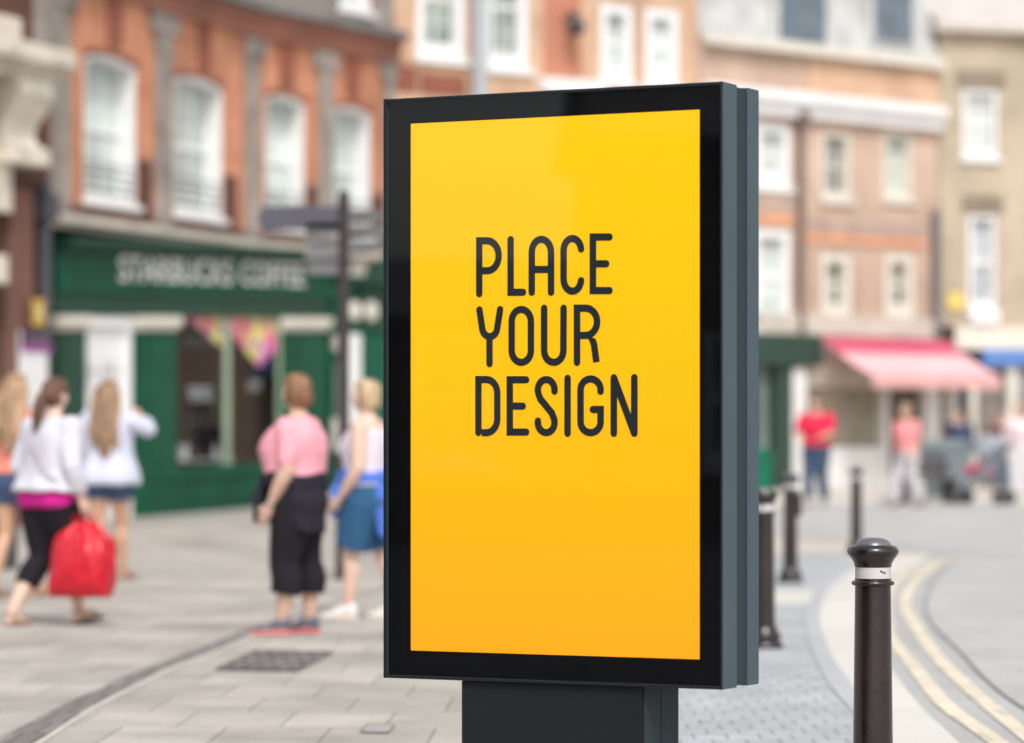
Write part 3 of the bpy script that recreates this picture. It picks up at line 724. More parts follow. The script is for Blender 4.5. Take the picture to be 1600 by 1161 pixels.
    mb.quad((a, .095, -.3), (a, 3.4, -.3), (a, 3.4, 3.6), (a, .095, 3.6)); mb.quad((b, .095, -.3), (b, 3.4, -.3), (b, 3.4, 3.6), (b, .095, 3.6)); mb.quad((a, .095, -.02), (b, .095, -.02), (b, 3.4, -.02), (a, 3.4, -.02))
    mb.build('shop_interior', M_dkint, t, fr)
    # things in the window
    def inloc(px, back, py):
        u = U(px, back); q = fr.P(u) + Vector((-fr.e.y, fr.e.x))*back; return Vector((q.x, q.y, fr.Z(px, py, back)))
    cols = [(.95, .10, .42), (.95, .60, .25), (.93, .88, .30), (.45, .16, .66), (.95, .16, .40), (.90, .45, .75)]
    mf, nt, bs = nodes('patched tissue paper'); tc = N(nt, 'ShaderNodeTexCoord'); vo = N(nt, 'ShaderNodeTexVoronoi'); vo.inputs['Scale'].default_value = 3.6
    nt.links.new(tc.outputs['Object'], vo.inputs[0]); sp = N(nt, 'ShaderNodeSeparateColor'); nt.links.new(vo.outputs['Color'], sp.inputs[0])
    rp = ramp(nt, sp.outputs[0], cols[0], cols[1], 0.0, .17); rp.color_ramp.interpolation = 'CONSTANT'
    for i in range(2, 6): el = rp.color_ramp.elements.new(i/6); el.color = (*cols[i], 1)
    nt.links.new(rp.outputs[0], bs.inputs['Base Color']); bs.inputs['Roughness'].default_value = .7
    for k, (px, py, wid, hgt, lab) in enumerate(((352, 548, 1.95, .95, 'bright fan of coloured tissue paper hanging in the coffee shop window, left of the mullion'),
                                                  (404, 574, 1.75, .98, 'bright fan of coloured tissue paper hanging in the coffee shop window, right of the mullion'))):
        lo = inloc(px, .11, py); f = thing('paper_fan', lab, 'decoration', lo, fr.ang, 'tissue paper fans in the coffee shop window')
        n = 18; a0, a1 = (R(26), R(152)) if k else (R(86), R(160))
        mb = MB(); rr = lambda p: min(hgt*1.7, hgt/ max(.35, math.sin(p)))
        for i in range(n):
            p0 = a0 + (a1-a0)*i/n; p1 = a0 + (a1-a0)*(i+1)/n; pm = (p0+p1)/2
            mb.add([(0,0,0), (rr(p0)*math.cos(p0), .0, rr(p0)*math.sin(p0)), (rr(pm)*math.cos(pm), -.04, rr(pm)*math.sin(pm)), (rr(p1)*math.cos(p1), .0, rr(p1)*math.sin(p1))], [[0,1,2],[0,2,3]])
        mb.build('paper_fold', mf, f)
    c = inloc(310, .75, 718); tb = thing('cafe_table', 'small white cafe table just inside the coffee shop window', 'table', c, fr.ang)
    mb = MB(); mb.box(-.75, .75, -.35, .35, -.03, 0); mb.build('table_top', mat('white laminate', (.72, .76, .80), .3), tb, bevel=.01)
    mb = MB(); mb.lathe([(.04, -.75), (.04, -.03)], 12); mb.lathe([(.25, -.78), (.25, -.75)], 20); mb.build('leg', M_gut2, tb)
    for px, lab in ((286, 'clear drinking cup standing at the left end of the white cafe table'), (337, 'white bottle standing at the right end of the white cafe table')):
        q = inloc(px, .75, 717); q.z = c.z; mb = MB()
        if px < 300: mb.lathe([(.075, 0), (.10, .26), (.09, .26), (.068, .01)], 16)
        else: mb.lathe([(.05, 0), (.05, .18), (.02, .22), (.02, .28)], 14)
        o = mb.build('drink_cup' if px < 300 else 'bottle', mat('cup white', (.6, .63, .66), .3), None, None, 40, 0, q); tag(o, lab, 'cup' if px < 300 else 'bottle')
def Z_at(fr, px, py): return fr.Z(px, py)
coffee_house()

# ------------------------------------------------ second green shop front, under the same upper storey, right of the finger post
def green_shop():
    S0 = F2.P(F2.U(513.5)); S1 = F2.P(F2.L - .02); nrm = Vector((S1.y-S0.y, -(S1.x-S0.x))).normalized()
    fr = Fr(S0 + nrm*.12, S1 + nrm*.12); U = fr.U; L = fr.L
    t = thing('green_shopfront', 'second green shop front with a dark doorway behind the finger post', 'shopfront', (fr.A.x, fr.A.y, 0))
    g = .16
    mb = MB(); mb.box(0, L, -.04, .1, 3.35, 4.62); mb.build('fascia', M_grn3, t, fr)
    mb = MB(); mb.box(0, L, -.3, .098, 4.3, 4.42); mb.box(U(556), L, -.1, -.041, 3.45, 4.2); mb.build('fascia_cornice', M_grn2, t, fr)
    mb = MB(); a, b = U(562), L; mb.prism([(a, 4.425), (b, 4.425), (b, 5.1), ((a+b)/2, 5.0)], -.2, -.02); mb.build('pediment', M_grn2, t, fr)
    mb = MB(); mb.prism([(U(541), 4.425), (U(562), 4.425), (U(575), 5.0), (U(552), 4.9)], -.1, -.02); mb.build('pediment_scroll', M_stone, t, fr)
    for x in (547, 573):
        mb = MB(); c = U(x); mb.ell((c, -.11, fr.Z(x, 486)), (.24, .04, .19)); mb.build('rosette', M_cream2, t, fr, smooth=60)
    mb = MB(); a, b = U(516), U(541); mb.box(a, b, .12, .2, g, 3.0); d = mb.build('door', mat('dark brown door', (.040, .026, .024), .4, .2), t, fr)
    mb = MB(); mb.box(a+.15, b-.15, .105, .119, 1.6, 2.8); mb.build('pane', M_paned, d)
    mb = MB(); mb.box(a, U(529), -.03, .1, 3.02, 3.3); mb.build('transom_light', M_cream2, t, fr)
    mb = MB(); mb.box(U(541.5), U(560), -.06, .2, 0, 3.34); mb.build('door_surround', M_wht, t, fr)
    mb = MB(); mb.box(U(561), L, -.05, .2, 0, 3.34); mb.box(U(566), L-.3, -.07, -.051, .9, 3.1); mb.build('timber_panel', M_grn3, t, fr, bevel=.01)
    mb = MB(); mb.box(a, b, .02, .21, 0, g-.002); mb.build('door_step', M_stone, t, fr)
    mb = MB(); mb.box(0, U(515.8), -.03, .2, 0, 3.34); mb.build('pilaster', M_grn, t, fr)
    mb = MB(); mb.box(U(515.9), U(527), -.12, -.04, 1.15, 1.75); mb.build('menu_board', M_cream2, t, fr)
green_shop()

# ------------------------------------------------ the near house on the far left: dark brick with a carved stone doorway
def stone_house():
    e = F1.e; A = Vector(PT[90]) - e*7.0; B = Vector(PT[90]) - e*1.18
    nrm = Vector((e.y, -e.x)); fr = Fr(A + nrm*.45, B + nrm*.45); U = fr.U
    t = thing('stone_trimmed_building', 'dark red brick building with a carved cream stone door hood at the left edge', 'building', (fr.A.x, fr.A.y, 0))
    mb = wall(0, fr.L, -.2, 12, [])
    volume(mb, 0, fr.L, -.2, 12, 6); mb.build('wall', M_darkbr, t, fr)
    Z = lambda px, py: fr.Z(px, py)
    b = fr.L
    # hood
    mb = MB(); c = U(20)
    mb.box(c-2.5, U(121,-.8), -.8, -.01, Z(60, 116), Z(60, 88)); mb.box(c-2.4, U(108,-.65), -.65, -.01, Z(60, 126), Z(60, 116)-.002); mb.box(c-2.3, U(92,-.5), -.5, -.01, Z(60, 138), Z(60, 126)-.002)
    mb.build('door_hood', M_crst, t, fr, bevel=.04)
    mb = MB(); mb.box(U(-45,-.6), U(36,-.6), -.6, -.02, Z(60, 88)+.002, Z(60, 52)); mb.build('hood_block', M_crst, t, fr, bevel=.05)
    # scrolled console
    prof = [(-.55, Z(60,137)), (-.62, Z(60,160)), (-.5, Z(60,185)), (-.34, Z(60,205)), (-.30, Z(60,225)), (-.42, Z(60,240)), (-.40, Z(60,258)), (-.2, Z(60,268)), (-.01, Z(60,268)), (-.01, Z(60,137))]
    for x0, x1 in ((20, 70), (-80, -30)):
        mb = MB(); mb.prism(prof, U(x0,-.45), U(x1,-.45), 'x'); mb.build('console', M_crst, t, fr, bevel=.03)
    mb = MB(); mb.box(U(16,-.5), U(80,-.5), -.5, -.015, Z(60,262)-.06, Z(60,240)); mb.build('console_base', M_crst, t, fr, bevel=.03)
    mb = MB(); mb.box(U(-50,-.25), U(20,-.25), -.25, -.008, Z(10, 335), Z(10, 240)); mb.build('stone_jamb', M_crst, t, fr, bevel=.02)
    mb = MB(); mb.box(U(-50,-.3), U(14,-.3), -.3, -.008, Z(5, 446), Z(5, 402)); mb.build('stone_block', M_crst, t, fr, bevel=.03)
    mb = MB(); mb.box(U(20,-.16), U(52,-.16), -.16, -.006, -.1, Z(40, 300)); mb.build('brick_pier', brick('worn red brick', (.235, .10, .075), (.20, .082, .062), (.22, .15, .12), var=.35), t, fr)
    mb = MB(); mb.tube([(U(70,-.16), -.16, -.1), (U(70,-.16), -.16, Z(70, 285))], .10, 14); mb.box(U(70,-.16)-.2, U(70,-.16)+.2, -.32, -.02, Z(70, 345), Z(70, 305)); mb.build('rainwater_pipe', mat('blue grey iron pipe', (.060, .060, .075), .5, .15), t, fr)
    mb = MB(); mb.box(0, b, -.05, -.004, 8.4, 8.9); mb.build('string_course', M_grst, t, fr)
    mb = MB(); mb.box(b-.5, b-.02, -.1, -.006, 6.4, 12); mb.build('stone_quoin', M_grst, t, fr)
    # notice board, yellow sign
    P = lambda px: fr.P(U(px, -.2)) + nrm*.2
    lo = fr.P(U(34,-.24)) + nrm*.24; n = thing('notice_board', 'white notice board with a dark purple header on the dark brick wall', 'notice board', (lo.x, lo.y, 0), fr.ang)
    w = U(76, -.2)-U(32, -.2); z0, z1 = Z(54, 640), Z(54, 519); zs = Z(54, 551); zh = Z(54, 541)
    mb = MB(); mb.box(0, w, 0, .06, z0, z1); mb.build('board', M_wht, n)
    mb = MB(); mb.box(-.03, w+.03, -.03, -.001, zh, z1+.01); h = mb.build('header', mat('dark purple header', (.045, .022, .055), .5), n)
    mb = MB(); mb.box(-.03, w+.03, -.028, -.0012, zs, zh-.002); mb.build('stripe', mat('magenta stripe', (.33, .08, .30), .5), n)
    text('lettering', 'SOGENOUE', mat('grey lilac letters', (.30, .24, .32), .5), n, None, .12, zh + (z1-zh)*.28, w*.8, (z1-zh)*.42, -.035, .004)
    lo = fr.P(U(52,-.34)) + nrm*.34; n = thing('warning_sign', 'small upright yellow sign with a pale triangle above the notice board', 'sign', (lo.x, lo.y, 0), fr.ang)
    w = U(70, -.2)-U(51, -.2); z0, z1 = Z(60, 513), Z(60, 470)
    mb = MB(); mb.box(0, w, 0, .03, z0, z1); mb.build('sign_plate', mat('yellow sign plate', (.52, .32, .05), .5, .08), n, bevel=.01)
    mb = MB(); c = w/2; zc = (z0+z1)/2; mb.prism([(c-w*.28, zc-.06), (c+w*.28, zc-.06), (c, zc+.13)], -.006, -.001); mb.build('triangle', mat('pale triangle', (.75, .68, .42), .5), n)
stone_house()

# ------------------------------------------------ orange brick house in the middle, above the poster case
def orange_house():
    A = Vector(PT[615]) ; B = Vector((3.87, 69.3)); fr = Fr(A + (B-A).normalized()*.03, B); U = fr.U
    t = thing('brick_building', 'bright orange brick building with wide white windows rising behind the poster case', 'building', (fr.A.x, fr.A.y, 0))
    big = [(651, 728, 8.80, 11.2), (757, 827, 8.72, 11.2)]; sm = [(938, 990, 8.66, 10.25), (1008, 1062, 8.66, 10.25)]
    low = [(660, 730, 5.2, 7.3), (760, 825, 5.2, 7.3), (940, 990, 5.2, 7.2), (1010, 1060, 5.2, 7.2)]
    ops = [(U(a), U(b), z0, z1) for a, b, z0, z1 in big + sm + low]
    mb = wall(0, fr.L, 3.6, 13, ops); mb.build('wall', M_or2, t, fr)
    mb = MB(); volume(mb, 0, fr.L, -.1, 13, 6); mb.build('side_wall', M_or2, t, fr)
    for i, o in enumerate(ops): window(t, fr, *o, bars=(1, 1) if i < 2 else (1, 0), jw=.22 if i < 2 else .20, pane=M_paneg if i < 2 else M_pane)
    mb = MB(); a, b = U(850), U(906); mb.box(a, b, -.05, -.003, 5, 12.9); mb.build('red_brick_panel', brick('salmon red brick', (.52, .18, .10), (.56, .22, .13), (.5, .3, .22), var=.15), t, fr)
    mb = MB(); mb.tube([(U(740), -.2, 3.6), (U(740), -.2, 13)], .155, 16); mb.build('rainwater_pipe', M_pipe, t, fr, smooth=50)
    mb = MB(); mb.box(U(618), U(650), -.04, -.003, 8.1, 8.6); mb.box(U(656), U(726), -.04, -.003, 8.1, 8.5); mb.build('brick_band', M_red, t, fr)
    mb = MB(); mb.box(U(838), U(935), -.25, -.006, 8.3, 8.6); mb.build('white_ledge', M_wht, t, fr)
    mb = MB(); mb.box(0, fr.L, -.15, .3, 3.0, 3.58); mb.box(0, fr.L, -.3, -.152, 3.5, 3.58); mb.build('fascia', M_cream2, t, fr)
    n = 6
    for i in range(n):
        a = fr.L*i/n; b = fr.L*(i+1)/n
        mb = MB(); mb.box(a+.002, a+.2, -.05, .25, 0, 2.99); mb.box(a+.2, b, 0, .25, 0, .7); f = mb.build('shop_window', M_grn3 if i < 2 else M_wht, t, fr)
        mb = MB(); mb.quad((a+.2, .12, .7), (b, .12, .7), (b, .12, 2.99), (a+.2, .12, 2.99)); mb.build('pane', M_paned, f)
    c = fr.P(U(880)); l = thing('wall_lamp', 'small dark lamp fixed high on the red brick strip', 'lamp', (c.x, c.y, fr.Z(880, 40)), fr.ang)
    mb = MB(); mb.tube([(0, -.05, .1), (0, -.22, .25), (0, -.4, .18)], .03, 10); mb.build('bracket', M_rail, l)
    mb = MB(); mb.lathe([(.05, .2), (.11, .16), (.20, -.1), (.17, -.18), (.05, -.26)], 18, (0, -.4, 0)); mb.build('lamp_shade', mat('dark lamp', (.05, .045, .05), .4), l, smooth=50)
    mb = MB(); mb.prism([(0, 13), (fr.L, 13), (fr.L-1, 15), (1, 15)], .1, 6); mb.build('roof', M_slate, t, fr)
orange_house()

# ------------------------------------------------ pale brick house on the right with the red awning
def awning_house():
    fr = Fr((3.90, 69.33), (9.5, 74.3)); U = fr.U; Z = fr.Z; L = fr.L
    t = thing('brick_building', 'pale pinkish brick building with a broad white cornice and grey attic behind the red awning', 'building', (fr.A.x, fr.A.y, 0))
    W = [(1180, 1236, 192, 292, M_pane), (1283, 1331, 205, 312, M_paned), (1380, 1427, 205, 312, M_pane), (1178, 1236, 357, 512, M_pane), (1283, 1332, 396, 494, M_paneg), (1383, 1430, 396, 494, M_paneg)]
    ops = [(U(a), U(b), Z((a+b)/2, yb), Z((a+b)/2, yt)) for a, b, yt, yb, p in W]
    mb = wall(0, L, 3.6, 9.7, ops); mb.build('wall', M_pinkbr, t, fr)
    mb = MB(); volume(mb, 0, L, 0, 9.7, 7); mb.build('side_wall', M_pinkbr, t, fr)
    for i, (o, w) in enumerate(zip(ops, W)): window(t, fr, *o, bars=(1, 1), jw=(.14 if i in (1, 2) else .20) , pane=w[4], frame=M_wht if i in (0, 3) else M_cream2)
    mb = MB(); mb.box(0, L, -.34, -.003, Z(1300, 170), Z(1300, 152)); mb.box(0, L, -.2, -.004, Z(1300, 190), Z(1300, 170)-.002); mb.build('cornice', M_wht, t, fr, bevel=.02)
    mb = MB(); mb.box(U(1262), L, -.05, -.002, Z(1300, 148), 9.68); mb.build('orange_brick_band', M_or2, t, fr)
    mb = MB(); mb.box(U(1255), U(1445), -.05, -.003, Z(1340, 366), Z(1340, 345)); mb.build('dark_band', mat('stained brick band', (.42, .31, .26), .9, .2), t, fr)
    mb = MB(); mb.box(U(1255), U(1445), -.04, -.002, Z(1340, 382), Z(1340, 367)); mb.box(U(1172), U(1240), -.04, -.002, Z(1210, 352), Z(1210, 334)); mb.build('orange_band', mat('orange brick course', (.66, .33, .20), .9, .15), t, fr)
    mb = MB(); mb.box(U(1170), U(1238), -.04, -.002, Z(1210, 333), Z(1210, 302)); mb.build('stone_apron', mat('brown stone apron', (.45, .33, .27), .9, .15), t, fr)
    mb = MB(); mb.tube([(U(1246), -.12, 3.5), (U(1246), -.12, Z(1246, 176))], .085, 12); mb.box(U(1246)-.16, U(1246)+.16, -.25, -.05, Z(1246, 196), Z(1246, 176)); mb.build('rainwater_pipe', mat('brown iron pipe', (.17, .12, .11), .6, .1), t, fr)
    mb = MB(); mb.tube([(U(1457), -.12, 3.2), (U(1457), -.12, Z(1457, 330))], .10, 12); mb.build('rainwater_pipe', mat('grey iron pipe', (.14, .13, .13), .6, .1), t, fr)
    mb = MB(); mb.box(U(1180), L, -.12, -.003, 3.62, Z(1340, 494)); mb.build('stone_fascia', M_stone, t, fr)
    # mansard attic, pale grey, two dark dormer windows
    za, zb = 9.71, 12.2
    mb = MB(); mb.add([(0,-.1,za),(L,-.1,za),(L,.7,zb),(0,.7,zb),(0,7,za),(L,7,za),(L,6.2,zb),(0,6.2,zb)], [[0,1,2,3],[4,5,6,7],[0,4,7,3],[1,5,6,2],[3,2,6,7]]); mb.build('roof', mat('pale lead roof', (.47, .475, .465), .7, .2, 1.5), t, fr)
    mb = MB(); mb.box(0, L, -.25, -.102, za-.1, za+.12); mb.build('gutter', M_cream2, t, fr)
    for x0, x1 in ((1216, 1286), (1364, 1421)):
        a, b = U(x0), U(x1); z0 = Z((x0+x1)/2, 64); mb = MB(); mb.box(a-.15, b+.15, -.05, 1.2, z0-.1, z0+1.6); d = mb.build('dormer', mat('pale render', (.54, .54, .525), .7, .08), t, fr)
        mb = MB(); mb.box(a, b, -.09, -.051, z0, z0+1.5); mb.build('pane', mat('blue grey dormer glass', (.13, .17, .21), .15, .2), d)
        mb = MB(); mb.box((a+b)/2-.04, (a+b)/2+.04, -.11, -.091, z0, z0+1.5); mb.build('glazing_bar', M_gut2, d)
    # shops
    g = .18
    mg = mat('bottle green shop paint', (.022, .052, .038), .5, .15)
    mb = MB(); mb.box(.02, U(1272), -.25, .2, 2.95, 3.61); mb.build('fascia', mg, t, fr)
    mb = MB(); mb.box(U(1206), U(1232), -.12, .2, g, 2.94); mb.box(.02, .3, -.12, .2, 0, 2.94); mb.box(U(1146), U(1180), -.12, .2, g, 2.94); mb.box(.302, U(1146)-.002, -.1, .2, 0, .7); mb.build('green_column', mg, t, fr)
    mb = MB(); mb.box(U(1232.5), U(1254), -.12, .2, g, 2.9); mb.box(U(1375), U(1384), -.1, .2, g, 2.9); mb.box(U(1440), U(1465), -.1, .2, g, 2.9); mb.box(U(1254.5), U(1374.5), -.05, .2, g, 1.20); mb.box(U(1384.5), U(1439.5), -.05, .2, g, .6); mb.build('shop_front', mat('white shop paint', (.72, .72, .70), .5, .06), t, fr)
    mb = MB(); mb.box(U(1254.5), U(1439.5), .02, .1, 2.5, 3.5); mb.build('awning_box', M_stone, t, fr)
    for x0, x1, z0, m in ((1254.6, 1312, 1.2, mat('brown shop glass', (.24, .19, .15), .1, .5, .8)), (1312.5, 1374.4, 1.2, mat('olive shop glass', (.27, .245, .19), .1, .5, .8)), (1384.6, 1439, .6, mat('dark shop glass', (.10, .085, .08), .1, .5, .8)), (1104, 1145, .701, M_paned), (1181, 1205, .3, mat('grey green glass', (.25, .30, .27), .1, .3, .8))):
        mb = MB(); mb.box(U(x0), U(x1), .101, .15, z0, 2.95); mb.build('shop_window', m, t, fr)
    # the awning is its own thing
    a, b = U(1274), U(1474); c = fr.P(a); nrm = Vector((fr.e.y, -fr.e.x)); c = c + nrm*.14
    aw = thing('shop_awning', 'long red and pink canvas awning stretched out above the white shop front', 'awning', (c.x, c.y, 0), fr.ang)
    zt, zl, out, w = 3.58, 2.72, 1.5, b - a
    m, nt, bs = nodes('pink canvas'); tc = N(nt, 'ShaderNodeTexCoord'); sx = N(nt, 'ShaderNodeSeparateXYZ'); nt.links.new(tc.outputs['Object'], sx.inputs[0])
    nz = N(nt, 'ShaderNodeTexNoise'); nz.inputs['Scale'].default_value = 1.2; nt.links.new(tc.outputs['Object'], nz.inputs[0])
    nt.links.new(ramp(nt, nz.outputs[0], (.74, .385, .41), (.78, .46, .48)).outputs[0], bs.inputs['Base Color']); bs.inputs['Roughness'].default_value = .8
    md = mat('crimson canvas', (.50, .075, .14), .8, .15, 1.5)
    rows = 6; s1 = .36
    def pt(u, s): return (u, -out*s, zt + (zl-zt)*s - .05*math.sin(math.pi*s))
    mb = MB()
    for i in range(20):
        for k in range(2): mb.quad(pt(w*i/20, s1*k/2), pt(w*(i+1)/20, s1*k/2), pt(w*(i+1)/20, s1*(k+1)/2), pt(w*i/20, s1*(k+1)/2))
    mb.build('canvas_top', md, aw, smooth=60)
    mb = MB()
    for i in range(20):
        for k in range(5): mb.quad(pt(w*i/20, s1+(1-s1)*k/5), pt(w*(i+1)/20, s1+(1-s1)*k/5), pt(w*(i+1)/20, s1+(1-s1)*(k+1)/5), pt(w*i/20, s1+(1-s1)*(k+1)/5))
    mb.build('canvas', m, aw, smooth=60)
    mb = MB()
    for i in range(24):
        x0, x1 = w*i/24, w*(i+1)/24; mb.poly([(x0, -out-.004, zl), (x1, -out-.004, zl), (x1, -out-.01, zl-.2), ((x0+x1)/2, -out-.012, zl-.26), (x0, -out-.01, zl-.2)])
    mb.build('valance', mat('dusty rose valance', (.70, .38, .36), .8), aw)
    mb = MB()
    for x in (0, w/2, w): mb.tube([(x, 0, zl-.1), (x, -out, zl-.01)], .02, 8)
    mb.tube([(0, -out+.02, zl-.01), (w, -out+.02, zl-.01)], .025, 8); mb.build('awning_arm', M_gut2, aw)
awning_house()

def tan_house():
    fr = Fr((9.53, 74.32), (14.5, 75.8)); U = fr.U; Z = fr.Z; L = fr.L
    t = thing('brick_building', 'tan stock brick building with tall pale windows at the right edge', 'building', (fr.A.x, fr.A.y, 0))
    W = [(1504, 1560, 140, 246), (1513, 1557, 335, 484), (1640, 1696, 140, 246), (1648, 1692, 335, 484)]
    ops = [(U(a), U(b), Z((a+b)/2, yb), Z((a+b)/2, yt)) for a, b, yt, yb in W]; zt = Z(1530, 52)
    mb = wall(0, L, 3.9, zt, ops); mb.build('wall', M_tan, t, fr)
    mb = MB(); volume(mb, 0, L, 0, zt, 7); mb.build('side_wall', M_tan, t, fr)
    for i, o in enumerate(ops):
        window(t, fr, *o, bars=(1, 1), jw=.10, pane=mat('bright blind glass', (.62, .66, .63), .2, .1) if i % 2 == 0 else mat('grey blue glass', (.40, .44, .46), .1, .3))
        mb = MB(); mb.box(o[0]-.15, o[1]+.15, -.04, -.003, o[3]+.05, o[3]+.42); mb.build('shading_strip', mat('dark shading strip', (.25, .20, .15), .9, .15), t, fr)  # dark shading over each window, put in as a coloured strip
    mb = MB(); mb.prism([(-.2, zt), (L, zt), (L, zt+.16), (-.2, zt+.16)], -.3, -.002); mb.build('cornice', M_stone, t, fr)
    mb = MB(); mb.add([(0,-.2,zt+.162),(L,-.2,zt+.162),(L,3.3,zt+1.7),(0,3.3,zt+1.7),(0,7,zt+.162),(L,7,zt+.162)], [[0,1,2,3],[3,2,5,4],[0,3,4],[1,5,2]]); mb.build('roof', mat('pale pinkish tiled roof', (.54, .49, .46), .8, .12), t, fr)
    c = U(1600); mb = MB(); mb.box(c-.4, c+.5, 2.6, 3.6, zt+.5, zt+3); mb.build('chimney', M_or2, t, fr)
    mb = MB(); mb.box(U(1490), L, -.12, .1, Z(1540, 546), 3.895); mb.build('stone_fascia', M_cream2, t, fr)
    mb = MB(); mb.box(U(1513), U(1557), -.16, -.003, Z(1535, 506), Z(1535, 486)); mb.build('window_box', M_wht, t, fr)
    mb = MB(); mb.box(U(1532), L, -.2, .1, Z(1560, 572), Z(1540, 546)-.002); mb.build('blue_fascia', mat('blue shop fascia', (.10, .21, .50), .5, .2, .6), t, fr)
    mb = MB(); mb.box(U(1478), U(1492), -.1, .2, .18, 3.0); mb.box(U(1513), U(1524), -.1, .2, .18, 3.0); mb.box(U(1572), U(1586), -.1, .2, .18, 3.0); mb.build('shop_front', M_cream2, t, fr)
    for x0, x1, m in ((1492, 1513, mat('navy shop window', (.07, .075, .11), .15, .4)), (1524, 1572, mat('grey brown shop window', (.20, .175, .16), .15, .4)), (1586, 1690, mat('grey shop window', (.25, .23, .23), .15, .4))):
        mb = MB(); mb.box(U(x0), U(x1), .05, .12, .18, 3.0); mb.build('shop_window', m, t, fr)
    c = fr.P(U(1492)); s = thing('hanging_sign', 'small round yellow sign hanging at the corner of the tan building', 'sign', (c.x, c.y, Z(1492, 470)), fr.ang)
    mb = MB(); mb.tube([(0, -.02, 0), (0, -.06, 0)], [.21, .21], 20); mb.tube([(0, -.001, .0), (0, -.02, .0)], [.05, .05], 8); mb.build('sign_disc', mat('yellow disc', (.70, .55, .14), .5), s)
    mb = MB(); mb.tube([(0, -.002, .25), (0, -.05, .26), (0, -.05, .20)], .015, 8); mb.build('bracket', M_rail, s)
tan_house()

# ------------------------------------------------ houses behind the camera, mirrored in the cover glass
def mirrored_house(name, label, A, B, h, m, roof=2.2):
    fr = Fr(A, B); L = fr.L
    t = thing(name, label, 'building', (fr.A.x, fr.A.y, 0))
    n = max(2, int(L/3.2)); ops = []
    for r, z in enumerate((1.0, 3.9)):
        if z + 1.7 > h: break
        for i in range(n):
            c = L*(i+.5)/n; ops.append((c-.55, c+.55, z, z+1.7))
    mb = wall(0, L, 0, h, ops); volume(mb, 0, L, 0, h, 6); mb.build('wall', m, t, fr)
    for o in ops: window(t, fr, *o, bars=(1, 0), pane=M_paned)
    mb = MB(); mb.add([(-.3,-.3,h),(L+.3,-.3,h),(L+.3,3,h+roof),(-.3,3,h+roof),(-.3,6.3,h),(L+.3,6.3,h)], [[0,1,2,3],[3,2,5,4],[0,3,4],[1,5,2]]); r = mb.build('roof', M_slate, t, fr)
    mb = MB(); mb.box(L*.2, L*.2+.9, 2.6, 3.4, h+1, h+roof+1.2); mb.build('chimney', m, r)
M_md = brick('dull brown brick', (.10, .075, .06), (.085, .065, .05), (.10, .085, .07), var=.3)
mirrored_house('terraced_house', 'dull brown low terrace across the street behind the viewer', (-25.2, -9.7), (-38, 10), 2.9, M_md, .9)
mirrored_house('terraced_house', 'taller brown terrace farther along the street behind the viewer', (-14, -27), (-25, -10), 5.2, M_md, 1.4)
# the street goes on to the right of the tan house, just out of the picture
mirrored_house('terraced_house', 'pale pink brick house next along the street beyond the right edge', (14.55, 75.85), (22.5, 75.0), 8.6, M_pinkbr, 2.4)
mirrored_house('terraced_house', 'tan brick house at the end of the row beyond the right edge', (22.55, 74.9), (33, 69.5), 7.4, M_tan, 2.2)
# ================================================================== people
def V(*a): return Vector(a)
def remesh(name, mb, voxel, it=4, amp=0.0, sc=9.0, st=(1, 1, 1)):
    me = mb.mesh('tmp'); o = bpy.data.objects.new('tmp', me); COL.objects.link(o)
    r = o.modifiers.new('r', 'REMESH'); r.mode = 'VOXEL'; r.voxel_size = voxel; r.use_smooth_shade = True
    if it:
        s = o.modifiers.new('s', 'SMOOTH'); s.iterations = it; s.factor = .5
    dg = bpy.context.evaluated_depsgraph_get(); dg.update()
    out = bpy.data.meshes.new_from_object(o.evaluated_get(dg)); bpy.data.objects.remove(o); bpy.data.meshes.remove(me)
    out.name = name
    if amp:
        ns = [v.normal.copy() for v in out.vertices]
        for v, n in zip(out.vertices, ns):
            p = Vector((v.co.x*st[0], v.co.y*st[1], v.co.z*st[2])) * sc
            v.co += n * amp * (noise.noise(p) + .5*noise.noise(p*2.1 + V(3, 1, 7)))
    for p in out.polygons: p.use_smooth = True
    return out

M_skin = mat('fair skin', (.62, .40, .30), .5, .08, 6, sss=.12)
M_skin2 = mat('pale skin', (.70, .48, .38), .5, .08, 6, sss=.12)
M_tan_skin = mat('sun tanned skin', (.56, .33, .22), .5, .08, 6, sss=.12)
M_eye = mat('dark eyes', (.04, .03, .025), .2, 0)
M_lip = mat('lips', (.45, .17, .15), .5, .05)
def hairmat(name, a): return mat(name, a, .5, .6, 26, .7, 60, st=(1, 1, .07))

